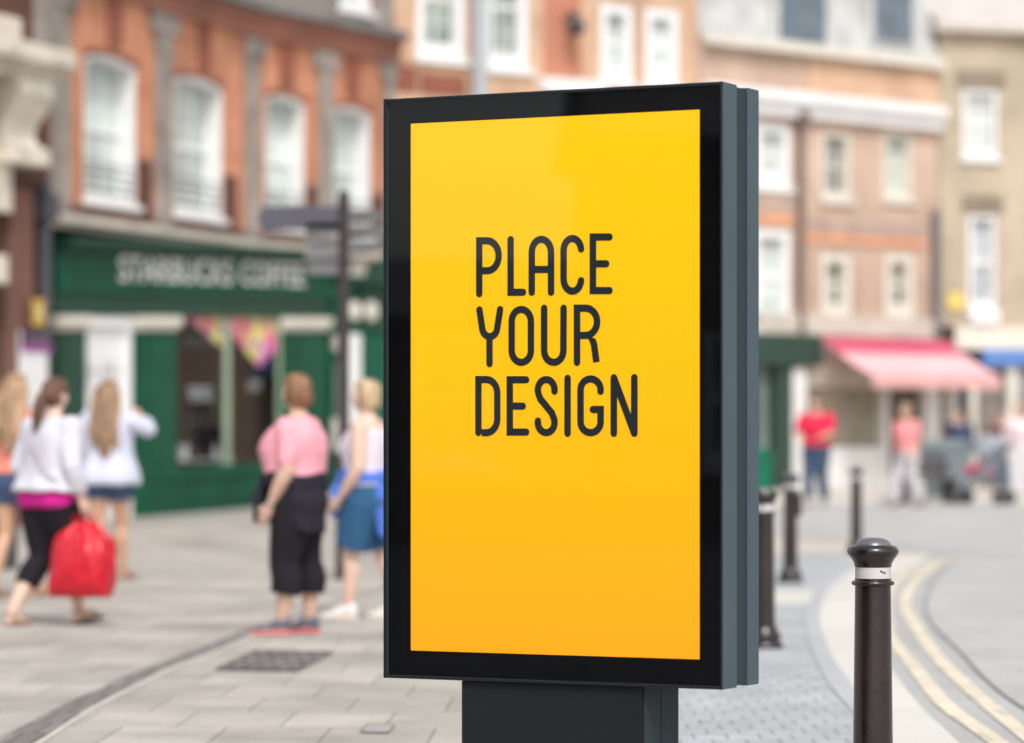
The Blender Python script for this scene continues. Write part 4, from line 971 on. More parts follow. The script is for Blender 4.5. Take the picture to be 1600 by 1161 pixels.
PROF = [(.74, .11, .085, 0), (.80, .172, .115, -.01), (.86, .183, .128, -.018), (.93, .172, .118, -.012), (1.0, .150, .108, 0), (1.07, .142, .107, .006), (1.14, .150, .118, .014),
        (1.20, .160, .133, .022), (1.27, .170, .124, .012), (1.33, .172, .098, -.004), (1.38, .135, .076, -.014), (1.415, .078, .060, -.012), (1.45, .054, .054, -.002)]
class Person:
    def __init__(s, name_label, loc, rotz, h=1.68, w=1.0, belly=1.0, lean=0.0, skin=None, vox=.010, arms=None, legs=None, head=(0, 0), group=None):
        s.k = h/1.68; s.w = w; s.belly = belly; s.lean = R(lean); s.vox = vox; s.skin = skin or M_skin
        s.t = thing('person', name_label, 'person', loc, rotz, group)
        s.arms = {1: dict(sh=V(.178, -.01, 1.345), el=V(.225, -.03, 1.09), wr=V(.225, .03, .86)), -1: dict(sh=V(-.178, -.01, 1.345), el=V(-.225, -.03, 1.09), wr=V(-.225, .03, .86))}
        s.legs = {1: dict(hip=V(.092, -.01, .84), kn=V(.092, .0, .46), an=V(.09, -.03, .085), toe=V(.10, 1, -.0)), -1: dict(hip=V(-.092, -.01, .84), kn=V(-.092, .0, .46), an=V(-.09, -.03, .085), toe=V(-.10, 1, 0))}
        for d, o in ((s.arms, arms), (s.legs, legs)):
            if o:
                for k, q in o.items(): d[k].update({a: V(*b) for a, b in q.items()})
        s.yaw, s.nod = R(head[0]), R(head[1])
        if w > 1.02:
            for sd in (1, -1):
                s.arms[sd]['sh'].x *= 1 + (w-1)*.45
    def T(s, p):                   # lean above the hips, then scale
        p = Vector(p)
        if p.z > .9 and s.lean:
            y, z = p.y, p.z - .9; p = V(p.x, y*math.cos(s.lean) + z*math.sin(s.lean), .9 + z*math.cos(s.lean) - y*math.sin(s.lean))
        return p * s.k
    def prof(s, z):
        P = PROF; z = min(max(z, P[0][0]), P[-1][0])
        for a, b in zip(P, P[1:]):
            if z <= b[0]:
                t = (z - a[0])/(b[0] - a[0]); t = t*t*(3-2*t)*.5 + t*.5; r = [a[i] + (b[i]-a[i])*t for i in (1, 2, 3)]; break
        f = 1 + (s.w-1)*smooth(1.44, 1.30, z) if False else 1 + (s.w-1)*(1 - smooth(1.30, 1.43, z))
        fb = f*(1 + (s.belly-1)*math.exp(-((z-1.08)/.16)**2))
        return r[0]*f, r[1]*fb, r[2] + (s.belly-1)*.05*math.exp(-((z-1.08)/.16)**2)
    def ring(s, z, off=0.0, n=28, e=2.35, sx=1.0, sy=1.0, dy=0.0, a0=None, a1=None):
        rx, ry, yc = s.prof(z); rx = rx*sx + off; ry = ry*sy + off; out = []
        for i in range(n):
            a = 2*math.pi*i/n; c, q = math.cos(a), math.sin(a)
            out.append(s.T(V(rx*math.copysign(abs(c)**(2/e), c), yc + dy + ry*math.copysign(abs(q)**(2/e), q), z)))
        return out
    def limb(s, mb, pts, rad, n=14, flat=1.0): mb.tube([s.T(p) for p in pts], [r*s.k for r in rad], n, flat, round_ends=True)
    def armpts(s, sd):
        a = s.arms[sd]; sh, el, wr = a['sh'], a['el'], a['wr']
        return [sh, sh.lerp(el, .35), sh.lerp(el, .75), el, el.lerp(wr, .25), el.lerp(wr, .65), wr]
    def legpts(s, sd):
        l = s.legs[sd]; hp, kn, an = l['hip'], l['kn'], l['an']; b = V(0, -.022, 0)
        return [hp, hp.lerp(kn, .35), hp.lerp(kn, .75), kn, kn.lerp(an, .28) + b, kn.lerp(an, .6) + b*.6, an]
    def body(s, arm_r=1.0, leg_r=1.0, shoes=False):
        mb = MB(); w = 1 + (s.w-1)*.8
        zs = [.74, .80, .86, .93, 1.0, 1.07, 1.14, 1.20, 1.27, 1.33, 1.38, 1.415, 1.45, 1.49]
        rg = [s.ring(z) for z in zs[:-1]]; mb.loft(rg)
        s.limb(mb, [V(0, -.005, 1.38), V(0, .002, 1.45), V(0, .014, 1.53)], [.058, .051, .052])
        for sd in (1, -1):
            ar = arm_r*w
            s.limb(mb, s.armpts(sd), [.056*ar, .052*ar, .045*ar, .040*ar, .042*ar, .033*ar, .026])
            s.hand(mb, sd)
            lr = leg_r*w
            s.limb(mb, s.legpts(sd), [.098*lr, .088*lr, .066*lr, .054*lr, .056*lr, .045*lr, .036])
            s.foot(mb, sd)
        s.head(mb)
        me = remesh('body', mb, s.vox*s.k, 3)
        o = link('body', me, s.skin, s.t)
        s.face(o); return o
    def hm(s): return Matrix.Rotation(s.yaw, 3, 'Z') @ Matrix.Rotation(s.nod, 3, 'X')
    def hp(s, p): return s.T(V(0, .006, 1.50) + s.hm() @ Vector(p))
    def head(s, mb):
        M = s.hm(); k = s.k
        def e(c, r): mb.ell(s.hp(c), [x*k for x in r], M)
        e((0, .008, .082), (.074, .092, .096)); e((0, .030, .030), (.056, .062, .062)); e((0, .052, -.008), (.034, .036, .030))
        e((0, .100, .052), (.012, .018, .016)); e((0, .094, .070), (.010, .014, .026)); e((0, .086, .014), (.026, .014, .012))
        for x in (1, -1): e((x*.075, -.002, .060), (.010, .022, .032)); e((x*.032, .074, .098), (.026, .012, .010)); e((x*.036, .070, .045), (.024, .022, .024))
    def face(s, o):
        mb = MB()
        for x in (1, -1): mb.ell(s.hp((x*.030, .084, .082)), [.012*s.k, .009*s.k, .007*s.k], s.hm(), 10, 6)
        mb.build('eyes', M_eye, o)
        mb = MB(); mb.ell(s.hp((0, .095, .014)), [.022*s.k, .008*s.k, .008*s.k], s.hm(), 10, 6); mb.build('lips', M_lip, o)
    def hand(s, mb, sd):
        a = s.arms[sd]; wr, el = a['wr'], a['el']; d = (wr - el).normalized(); d = (a['hd'].normalized() if 'hd' in a else d)
        fw = a.get('fw', V(0, 1, 0)); t = (fw - d*fw.dot(d)).normalized()       # towards the thumb
        nrm = d.cross(t) * sd; curl = a.get('curl', V(.35, 0, 0)).x             # palm faces the body
        if nrm.x * sd > 0 and 'hd' not in a: nrm = -nrm
        k = s.k; M = Matrix((t, nrm, d)).transposed()
        mb.ell(s.T(wr + d*.045), [.040*k, .017*k, .055*k], M, 12, 8)
        for i, (off, ln) in enumerate(((.029, .068), (.010, .076), (-.010, .070), (-.028, .055))):
            p = wr + d*.085 + t*off; pts = [p - d*.02, p]; q = p; dd = d.copy(); an = curl*.6
            for j in range(3):
                dd = (d*math.cos(an) + nrm*math.sin(an)); q = q + dd*ln*(.45, .32, .23)[j]; pts.append(q); an += curl
            mb.tube([s.T(x) for x in pts], [.0105*k, .0105*k, .0098*k, .009*k, .008*k], 8, round_ends=True)
        p = wr + d*.03 + t*.030; mb.tube([s.T(x) for x in (wr + d*.02 + t*.02, p, p + d*.022 + t*.02 + nrm*.006, p + d*.05 + t*.026 + nrm*.018)], [.014*k, .0135*k, .0115*k, .0095*k], 8, round_ends=True)
    def footframe(s, sd):
        l = s.legs[sd]; an = l['an']; f = l['toe'].normalized(); r = f.cross(V(0, 0, 1)).normalized(); u = r.cross(f).normalized(); return an, f, r, u
    def footloft(s, mb, sd, spec, n=16):
        an, f, r, u = s.footframe(sd); rings = []
        for y, w, zb, zt in spec:
            c = an + f*y; ring = []
            for i in range(n):
                a = 2*math.pi*i/n; ring.append(s.T(c + r*(w*math.cos(a)) + u*((zt+zb)/2 + (zt-zb)/2*math.copysign(abs(math.sin(a))**.75, math.sin(a)))))
            rings.append(ring)
        mb.loft(rings)
    def foot(s, mb, sd):
        s.footloft(mb, sd, [(-.052, .018, -.07, -.03), (-.04, .030, -.078, .0), (-.01, .036, -.078, .03), (.04, .036, -.076, .015), (.09, .041, -.078, -.025), (.13, .044, -.079, -.045), (.165, .036, -.079, -.054), (.185, .02, -.076, -.06)])
    def cloth(s, name, mb, m, vox=.012, it=5, amp=.008, sc=9, st=(1, 1, .5), parent=None):
        return link(name, remesh(name, mb, vox*s.k, it, amp*s.k, sc, st), m, parent or s.t)
    def shell(s, mb, z0, z1, off=.012, n=10, flare=0.0, sx=1.0, sy=1.0, dy=0.0):
        mb.loft([s.ring(z0 + (z1-z0)*i/n, off + flare*(1 - i/n)**1.5, sx=sx, sy=sy, dy=dy) for i in range(n+1)])
    def sleeve(s, mb, sd, frac, off=.014, grow=0.0):
        P = s.armpts(sd); w = (1 + (s.w-1)*.8); rad = [.064*w, .055*w, .047*w, .042*w, .043*w, .035*w, .028]; n = max(2, int(round(frac*6)) + 1)
        s.limb(mb, P[:n], [r + off + grow*i/n for i, r in enumerate(rad[:n])])
    def trouser(s, mb, sd, frac, off=.012, grow=0.0, leg_r=1.0):
        P = s.legpts(sd); w = (1 + (s.w-1)*.8)*leg_r; rad = [.102*w, .090*w, .068*w, .057*w, .057*w, .047*w, .038]
        m = frac*6; n = int(m); pts = P[:n+1]; rr = rad[:n+1]
        if m > n: pts = pts + [P[n].lerp(P[n+1], m-n)]; rr = rr + [rad[n] + (rad[n+1]-rad[n])*(m-n)]
        mb.tube([s.T(p) for p in pts], [(r + off + grow*i/len(rr))*s.k for i, r in enumerate(rr)], 18)
    def hair(s, m, long=0.0, bob=0.0, tail=None, side=1.0):
        mb = MB(); M = s.hm(); k = s.k
        def e(c, r): mb.ell(s.hp(c), [x*k for x in r], M)
        e((0, -.010, .100), (.086, .098, .094)); e((0, -.030, .070), (.084, .080, .085)); e((0, .030, .150), (.066, .062, .042))
        if bob:
            e((0, -.038, .045), (.090, .072, .085)); 
            for x in (1, -1): e((x*.066, .0, .06), (.030, .055, .075)); e((x*.055, -.03, .02), (.035, .05, .05))
        if long:
            for x, y, dl in ((0, -.075, 0), (-.045, -.065, -.02), (.045, -.065, .03), (-.075, -.03, -.06), (.075, -.03, -.03), (.02, -.085, .05)):
                p0 = s.hp((x, y, .10)); dn = V(x*.25, -.022, -1)
                pts = [p0, s.hp((x*1.15, y-.012, .02))] + [s.hp((x*1.15, y-.012, .02)) + V(x*.15*j, -.040*min(j,2), -(long+dl)*j/3)*k for j in (1, 2, 3)]
                mb.tube(pts, [.042*k, .046*k, .044*k, .036*k, .014*k], 10, round_ends=True)
        if tail:
            p0 = s.hp((0, -.10, .085)); pts = [p0, s.hp((0, -.135, .075)), s.hp((0, -.15, .02)), s.hp((tail[0]*.5, -.165, -.08)), s.hp((tail[0], -.165, -tail[1]))]
            mb.tube(pts, [.030*k, .030*k, .042*k, .040*k, .012*k], 12, round_ends=True)
        return link('hair', remesh('hair', mb, .009*k, 3, .006*k, 16, (1, 1, .18)), m, s.t)
    def shoe(s, sd, m, ms, sole=True, name='shoe'):
        mb = MB(); s.footloft(mb, sd, [(-.066, .022, -.062, -.01), (-.055, .036, -.066, .028), (-.015, .041, -.066, .042), (.03, .041, -.066, .026), (.09, .045, -.066, -.012), (.14, .048, -.066, -.034), (.18, .041, -.064, -.042), (.205, .022, -.060, -.048)])
        o = link(name, remesh(name, mb, .007*s.k, 3), m, s.t)
        mb = MB(); s.footloft(mb, sd, [(-.072, .026, -.084, -.058), (-.055, .041, -.085, -.055), (.03, .045, -.085, -.060), (.13, .052, -.085, -.060), (.185, .044, -.084, -.058), (.212, .022, -.078, -.054)])
        link('sole', remesh('sole', mb, .006*s.k, 2), ms, o)
        an, f, r, u = s.footframe(sd); mb = MB()
        for y in (.05, .075, .10):
            z = .022 - (y-.05)*.62
            mb.tube([s.T(an + f*y + r*(.03*c) + u*(z + .004 - .012*abs(c))) for c in (-1, -.4, .4, 1)], .005*s.k, 6)
        mb.build('laces', mat('pale laces', (.65, .63, .66), .7), o)
    def sandal(s, sd, m):
        mb = MB(); s.footloft(mb, sd, [(-.065, .024, -.094, -.078), (-.05, .038, -.096, -.078), (.03, .040, -.096, -.080), (.12, .050, -.096, -.081), (.17, .042, -.095, -.080), (.197, .02, -.09, -.08)])
        o = link('sandal', remesh('sandal', mb, .006*s.k, 2), m, s.t)
        an, f, r, u = s.footframe(sd); mb = MB()
        def strap(pts): mb.tube([s.T(an + f*a + r*b + u*c) for a, b, c in pts], .007*s.k, 8, .5)
        strap([(.13, -.050, -.08), (.115, -.035, -.035), (.10, .0, -.018), (.09, .035, -.035), (.08, .048, -.08)])
        strap([(.08, -.050, -.08), (.085, -.035, -.025), (.10, .0, -.014), (.12, .035, -.035), (.14, .05, -.08)])
        strap([(.03, -.042, -.08), (-.0, -.043, -.01), (-.045, -.03, .0), (-.056, 0, .002), (-.045, .03, .0), (.0, .043, -.01), (.03, .042, -.08)])
        mb.build('straps', m, o)
    def tied(s, m, z0, z1, name='tied_jacket', side=0.0, knot=True, spread=205):
        # sleeves knotted in front, body of the jacket hanging round the back
        mb = MB(); n = 22
        for lay in range(1):
            rings = []
            for j in range(7):
                z = z1 + (z0 - z1)*j/6; t = j/6; inner = []; outer = []
                rx, ry, yc = s.prof(max(z, .80)); spread_ = R(spread - 18*t)
                for i in range(n + 1):
                    a = R(270) + side - spread_/2 + spread_*i/n
                    wv = 1 + .035*math.sin(i*1.3 + j*.3)*t + .02*math.sin(i*2.9)*t
                    ca, sa = math.cos(a), math.sin(a)
                    o1 = .030 - .004*t; outer.append(s.T(V((rx + o1)*ca*wv, yc + (ry + o1)*sa*wv, z + .02*math.sin(i*1.1)*t)))
                    inner.append(s.T(V((rx + o1 - .02)*ca*wv, yc + (ry + o1 - .02)*sa*wv, z + .02*math.sin(i*1.1)*t)))
                rings.append(outer + inner[::-1])
            mb.loft(rings)
        rx, ry, yc = s.prof(z1)
        for lay in (0, 1):
            mb.tube([s.T(V((rx + .03)*math.cos(a), yc + (ry + .03)*math.sin(a), z1 - .01 - .03*lay + .012*math.sin(3*a))) for a in [2*math.pi*i/20 for i in range(21)]], .032*s.k, 10)
        if knot:
            yf = yc + ry + .055
            mb.ell(s.T(V(.0, yf, z1 - .02)), [.055*s.k, .045*s.k, .05*s.k])
            for x in (1, -1): mb.tube([s.T(p) for p in (V(x*.02, yf, z1-.04), V(x*.06, yf + .03, z1 - .13), V(x*.085, yf + .015, z1 - .26), V(x*.095, yf + .02, z1 - .31))], [.035*s.k, .042*s.k, .044*s.k, .036*s.k], 10)
        return s.cloth(name, mb, m, .012, 3, .006, 8, (1, 1, .35))

def fabric(name, c, var=.06, rough=.85): return mat(name, c, rough, var, 5, .25, 14, spec=.2, st=(1, 1, .45))
M_white_c = fabric('white knit', (.60, .585, .65)); M_lav = fabric('pale lilac white cotton', (.56, .57, .68)); M_mag = fabric('magenta jersey', (.62, .022, .27))
M_blk = fabric('black stretch cotton', (.016, .013, .018)); M_pinktee = fabric('candy pink jersey', (.80, .36, .42)); M_navyj = fabric('navy black fleece', (.022, .020, .032))
M_bluec = fabric('bright blue cardigan', (.085, .18, .60)); M_tank = fabric('pale lilac vest', (.68, .61, .68)); M_denim = fabric('blue denim', (.030, .10, .20)); M_denim2 = fabric('dark denim', (.06, .09, .17))
M_coral = fabric('coral stripe', (.78, .26, .20)); M_lpants = fabric('washed pale trousers', (.55, .53, .55)); M_redtee = fabric('red jersey', (.70, .028, .075)); M_jean = fabric('dark jeans', (.055, .085, .14)); M_sal = fabric('salmon jersey', (.80, .30, .31))
M_sand = mat('brown sandal leather', (.17, .11, .085), .6, .15, 20)
M_shoe = mat('grey trainer mesh', (.12, .115, .15), .7, .3, 25); M_solep = mat('coral pink rubber', (.72, .16, .17), .5, .06); M_shoew = mat('white canvas shoe', (.72, .70, .68), .7, .12, 18); M_solew = mat('off white rubber', (.66, .63, .58), .6, .05)

def at(px, d): q = At(px, d); return (q.x, q.y, gz(q.x, q.y))
# woman in the white cardigan walking with the red bag
def cardigan():
    p = Person('woman in a white cardigan and black cropped leggings carrying the red bag', at(79, 23.0), R(-42), 1.70, 1.22, 1.0, 3, M_skin2, .0095,
        arms={1: dict(sh=(.175,-.01,1.34), el=(.285,-.06,1.08), wr=(.285,.03,.87), curl=(.75,0,0)), -1: dict(el=(-.27,-.05,1.08), wr=(-.24,.10,.90))},
        legs={1: dict(kn=(.10,.12,.47), an=(.10,.17,.10), toe=(.10,1,.16)), -1: dict(kn=(-.09,.0,.45), an=(-.10,-.26,.085), toe=(-.05,1,-.02))}, head=(8, 4))
    p.body(1.0, 1.0)
    mb = MB(); p.shell(mb, .80, 1.10, .020, 6); p.cloth('magenta_top', mb, M_mag, amp=.006)
    mb = MB(); p.shell(mb, .735, .93, .010, 6)
    for sd in (1, -1): p.trouser(mb, sd, 4.65/6, .014, 0, 1.14)
    p.cloth('leggings', mb, M_blk, amp=.005, it=6)
    mb = MB(); p.shell(mb, .905, 1.385, .026, 12, .045)
    for sd in (1, -1): p.sleeve(mb, sd, 5/6, .020, .004)
    mb.ell(p.T(V(0, -.02, 1.37)), [.13*p.k, .085*p.k, .055*p.k])
    p.cloth('cardigan', mb, M_white_c, amp=.015, sc=7, it=3)
    p.hair(hairmat('brown hair', (.135, .062, .035)), tail=(-.02, .20))
    mb = MB(); rx, ry, yc = p.prof(1.2)
    pts = [V(-.10, -.02, 1.42), V(-.075, -.115, 1.36), V(.0, -.185, 1.22), V(.10, -.20, 1.10), V(.19, -.175, 1.0), V(.25, -.06, .94)]
    mb.tube([p.T(q) for q in pts], .008*p.k, 8); mb.build('bag_strap', mat('taupe strap', (.30, .25, .27), .6), p.t)
    for sd in (1, -1): p.sandal(sd, M_sand)
    return p
P1 = cardigan()
def carrier():
    hd = P1.T(P1.arms[1]['wr'] + V(0, .02, -.095)); w = Matrix.Rotation(R(-42), 3, 'Z') @ hd + P1.t.location
    c = Vector((w.x, w.y, w.z - .585)); rz = R(-16)
    mb = MB(); rings = []; n = 88
    for z, hw, hd_, e in ((0, .195, .08, 4.2), (.010, .215, .10, 4.2), (.05, .218, .125, 3.6), (.10, .222, .15, 3.2), (.16, .224, .155, 3.0), (.22, .225, .155, 2.8), (.28, .224, .15, 2.7), (.33, .222, .14, 2.6), (.38, .217, .125, 2.5), (.42, .205, .11, 2.3), (.46, .178, .088, 2.2), (.50, .125, .062, 2.1), (.535, .075, .045, 2), (.565, .04, .03, 2)):
        ring = []
        for i in range(n):
            a = 2*math.pi*i/n; ca, sa = math.cos(a), math.sin(a)
            g = 1 + (.05*math.sin(a*9 + z*3) + .05*math.sin(a*14 + 1))*smooth(.15, .5, z) + .10*noise.noise(V(ca*1.6, sa*1.6, z*5)) + .07*noise.noise(V(ca*4, sa*4, z*7)) + .03*noise.noise(V(ca*9, sa*9, z*14))
            ring.append(V(hw*math.copysign(abs(ca)**(2/e), ca)*g - .012*smooth(.3, 0, z), hd_*math.copysign(abs(sa)**(2/e), sa)*g, z + .012*noise.noise(V(ca*2, sa*2, 4))))
        rings.append(ring)
    mb.loft(rings)
    t = thing('carrier_bag', 'bulging glossy red plastic carrier bag held by the woman in the white cardigan', 'carrier bag', c, rz)
    m, nt, b = nodes('red polythene'); tc = N(nt, 'ShaderNodeTexCoord'); mp = N(nt, 'ShaderNodeMapping'); mp.inputs['Scale'].default_value = (1, 1, .35); nt.links.new(tc.outputs['Object'], mp.inputs[0])
    nz = N(nt, 'ShaderNodeTexNoise'); nz.inputs['Scale'].default_value = 16; nz.inputs['Detail'].default_value = 4; nz.inputs['Distortion'].default_value = 1.2; nt.links.new(mp.outputs[0], nz.inputs[0])
    nt.links.new(ramp(nt, nz.outputs[0], (.42, .003, .012), (.70, .012, .035)).outputs[0], b.inputs['Base Color']); b.inputs['Roughness'].default_value = .22
    bp = N(nt, 'ShaderNodeBump'); bp.inputs['Strength'].default_value = .9; bp.inputs['Distance'].default_value = .02; nt.links.new(nz.outputs[0], bp.inputs['Height']); nt.links.new(bp.outputs[0], b.inputs['Normal'])
    mb.v = [V(q.x, q.y, q.z*.94) for q in mb.v]
    mb.build('bag', m, t, smooth=70)
    mb = MB()
    for x in (1, -1): mb.tube([(x*.11, .0, .46), (x*.07, .0, .55), (x*.022, 0, .57), (x*.0, 0, .59)], [.03, .022, .016, .012], 10, .35)
    mb.build('handle', m, t, smooth=60)
carrier()
# blonde woman in the lilac tunic and denim shorts
def tunic():
    p = Person('woman with long fair hair in a loose lilac white tunic and denim shorts, arm raised', at(170, 30.6), R(-12), 1.84, 1.02, 1.0, 0, M_tan_skin, .011,
        arms={1: dict(sh=(.175,-.01,1.34), el=(.335,.05,1.27), wr=(.20,.24,1.36), fw=(-1,0,0), curl=(.6,0,0)), -1: dict(el=(-.23,.02,1.09), wr=(-.15,.20,1.02))},
        legs={1: dict(kn=(.085,.08,.46), an=(.085,.12,.085), toe=(.25,1,0)), -1: dict(kn=(-.08,-.02,.46), an=(-.08,-.18,.10), toe=(0,1,-.2))}, head=(-8, 3))
    p.body()
    mb = MB(); p.shell(mb, .745, .95, .016, 5)
    for sd in (1, -1): p.trouser(mb, sd, 1.15/6, .020)
    p.cloth('denim_shorts', mb, M_denim2)
    mb = MB(); p.shell(mb, .80, 1.385, .028, 12, .06)
    for sd in (1, -1): p.sleeve(mb, sd, 5/6, .020, .01)
    mb.ell(p.T(V(0, -.02, 1.37)), [.13*p.k, .08*p.k, .05*p.k])
    p.cloth('tunic', mb, M_lav, amp=.020, sc=7, st=(1, 1, .3), it=3)
    p.hair(hairmat('fair brown hair', (.27, .16, .09)), long=.46)
    for sd in (1, -1): p.sandal(sd, M_sand)
tunic()
def coral():
    p = Person('woman with very long blonde hair in a coral top, mostly hidden at the left edge', at(24, 27.2), R(-25), 1.82, 1.0, 1.0, 0, M_tan_skin, .011,
        arms={1: dict(el=(.23,.02,1.09), wr=(.20,.18,.95)), -1: dict(el=(-.22,-.05,1.09), wr=(-.20,.08,.88))},
        legs={1: dict(kn=(.09,.14,.47), an=(.09,.16,.085), toe=(.3,1,0)), -1: dict(kn=(-.09,.0,.46), an=(-.09,-.16,.09), toe=(0,1,-.1))}, head=(5, 0))
    p.body()
    mb = MB(); p.shell(mb, .73, .98, .016, 5)
    for sd in (1, -1): p.trouser(mb, sd, 1.0/6, .020)
    p.cloth('denim_shorts', mb, M_denim2)
    mb = MB(); p.shell(mb, .93, 1.37, .018, 12, .01)
    for sd in (1, -1): p.sleeve(mb, sd, 2/6, .016)
    p.cloth('coral_top', mb, M_coral, amp=.006)
    p.hair(hairmat('honey blonde hair', (.35, .215, .12)), long=.38)
    for sd in (1, -1): p.sandal(sd, M_sand)
coral()
# stout woman in the pink T-shirt, jacket round her waist
def pinktee():
    p = Person('stout woman with short brown hair in a pink T-shirt, dark jacket tied round her waist', at(463, 21.85), R(74), 1.70, 1.24, 1.12, -1, M_skin, .009,
        arms={-1: dict(sh=(-.165,.0,1.33), el=(-.235,-.02,1.07), wr=(-.215,.10,.845), fw=(0,.7,-.7), curl=(.28,0,0)), 1: dict(sh=(.172,-.01,1.34), el=(.235,.04,1.09), wr=(.10,.20,.97), fw=(0,0,1), curl=(.7,0,0))},
        legs={-1: dict(hip=(-.10,-.01,.84), kn=(-.10,.05,.46), an=(-.105,.06,.085), toe=(-.22,1,0)), 1: dict(hip=(.10,-.01,.84), kn=(.105,-.03,.46), an=(.11,-.05,.085), toe=(.12,1,0))}, head=(-20, 2))
    p.body(1.05, 1.0)
    mb = MB(); p.shell(mb, .735, 1.02, .018, 7)
    for sd in (1, -1): p.trouser(mb, sd, 4.75/6, .020, .022)
    p.cloth('cropped_trousers', mb, M_blk, amp=.012, it=4, sc=7)
    mb = MB(); p.shell(mb, 1.0, 1.385, .024, 10, .012, sy=1.10)
    for sd in (1, -1): p.sleeve(mb, sd, 2.1/6, .010, .004)
    mb.ell(p.T(V(0, -.035, 1.36)), [.14*p.k, .10*p.k, .06*p.k])
    for x in (1, -1): mb.ell(p.T(V(x*.075, .145, 1.20)), [.085*p.k, .075*p.k, .08*p.k])
    p.cloth('t_shirt', mb, M_pinktee, amp=.012, sc=8, it=4)
    p.tied(M_navyj, .66, 1.03, side=R(6), spread=165)
    mb = MB(); mb.tube([p.T(V(.04, .20, .99)), p.T(V(.05, .255, .93)), p.T(V(.03, .25, .86))], [.03*p.k, .042*p.k, .03*p.k], 10, .6); p.cloth('pink_lining', mb, M_pinktee)
    p.hair(hairmat('reddish brown hair', (.24, .115, .055)), bob=1)
    for sd in (1, -1): p.shoe(sd, M_shoe, M_solep, name='trainer')
    mb = MB(); a = p.arms[-1]; mb.tube([p.T(a['el'].lerp(a['wr'], .93) + V(.034*math.cos(q), .034*math.sin(q), 0)) for q in [2*math.pi*i/14 for i in range(15)]], .004, 6); mb.build('bracelet', mat('silver bracelet', (.7,.7,.72), .3, metal=.8), p.t)
pinktee()
def vest():
    p = Person('woman with short blonde hair, pale vest and denim skirt, blue cardigan tied round her', at(574, 23.7), R(72), 1.70, 1.12, 1.05, 0, M_skin2, .009,
        arms={-1: dict(el=(-.235,-.02,1.07), wr=(-.19,.13,.86), fw=(0,.7,-.7), curl=(.35,0,0)), 1: dict(el=(.23,.05,1.08), wr=(.12,.22,.93), fw=(0,0,1), curl=(.5,0,0))},
        legs={-1: dict(kn=(-.09,.10,.46), an=(-.10,.11,.085), toe=(-.15,1,0)), 1: dict(kn=(.10,-.08,.45), an=(.10,-.17,.085), toe=(-.10,1,0))}, head=(12, 4))
    p.body(1.05, .98)
    mb = MB(); mb.loft([p.ring(z, o, sx=sx, sy=sx) for z, o, sx in ((.76, .030, 1.0), (.82, .026, 1.0), (.9, .016, 1), (1.0, .012, 1))]); 
    for sd in (1, -1): p.trouser(mb, sd, 2.55/6, .030, .035)
    p.cloth('denim_skirt', mb, M_denim, amp=.006)
    mb = MB(); p.shell(mb, .94, 1.335, .016, 10, .014)
    for x in (1, -1):
        mb.ell(p.T(V(x*.075, .12, 1.20)), [.078*p.k, .068*p.k, .075*p.k]); mb.tube([p.T(V(x*.10, .09, 1.30)), p.T(V(x*.105, .05, 1.385)), p.T(V(x*.10, -.03, 1.40)), p.T(V(x*.10, -.08, 1.32))], .022*p.k, 10)
    p.cloth('vest', mb, M_tank, amp=.006, it=4)
    p.tied(M_bluec, .58, 1.03, name='tied_cardigan', side=R(14), spread=125)
    p.hair(hairmat('ash blonde hair', (.46, .33, .195)), bob=1)
    mb = MB(); mb.tube([p.T(V(x, y, z)) for x, y, z in ((-.09, .02, 1.41), (-.07, .10, 1.36), (0, .165, 1.25), (.10, .19, 1.12), (.18, .12, 1.02))], .006*p.k, 6); mb.build('bag_strap', mat('mauve strap', (.38, .25, .29), .6), p.t)
    for sd in (1, -1): p.shoe(sd, M_shoew, M_solew)
vest()
# far figures across the road
def far(label, px, d, rz, h, w, top, bot, hair, arms=None, legs=None, frac=5.6, skin=None, long=0, sl=2):
    p = Person(label, at(px, d), R(rz), h, w, 1.05, 0, skin or M_skin, .016, arms=arms, legs=legs)
    p.t.location.z += .0; p.body()
    mb = MB(); p.shell(mb, .735, 1.0, .016, 6)
    for sd in (1, -1): p.trouser(mb, sd, frac/6, .018, .01)
    p.cloth('trousers', mb, bot, .016)
    mb = MB(); p.shell(mb, .92, 1.385, .024, 10, .012)
    for sd in (1, -1): p.sleeve(mb, sd, sl/6, .022, .006)
    mb.ell(p.T(V(0, -.02, 1.365)), [.14*p.k, .09*p.k, .06*p.k]); p.cloth('shirt', mb, top, .016)
    p.hair(hairmat(label[:20], hair), bob=1, long=long)
    for sd in (1, -1): p.shoe(sd, M_shoe, M_solew)
far('person in a bright red top and dark jeans across the road', 1275, 55.0, 158, 1.86, 1.12, M_redtee, M_jean, (.12, .075, .05), arms={1: dict(el=(.26,.05,1.12), wr=(.14,.22,1.05)), -1: dict(el=(-.26,.05,1.12), wr=(-.14,.22,1.05))}, legs={1: dict(kn=(.09,.1,.46), an=(.09,.1,.085)), -1: dict(kn=(-.09,.0,.46), an=(-.09,-.14,.09))})
far('person in a salmon pink top and pale trousers across the road', 1416, 54.0, 120, 1.72, 1.2, M_sal, M_lpants, (.34, .24, .16), legs={1: dict(kn=(.09,.14,.46), an=(.09,.16,.085)), -1: dict(kn=(-.09,-.04,.46), an=(-.09,-.22,.10))})
far('person in a navy jacket standing before the shop window under the awning', 1500, 70.0, 150, 1.78, 1.1, fabric('navy cotton', (.05, .06, .12)), fabric('brown cords', (.16, .11, .085)), (.09, .065, .05), sl=6)
far('person in a slate blue jacket and maroon trousers by the right hand shop', 1566, 67.0, 170, 1.74, 1.1, fabric('maroon cotton', (.17, .07, .07)), fabric('slate cotton', (.12, .16, .21)), (.15, .10, .07), sl=6)
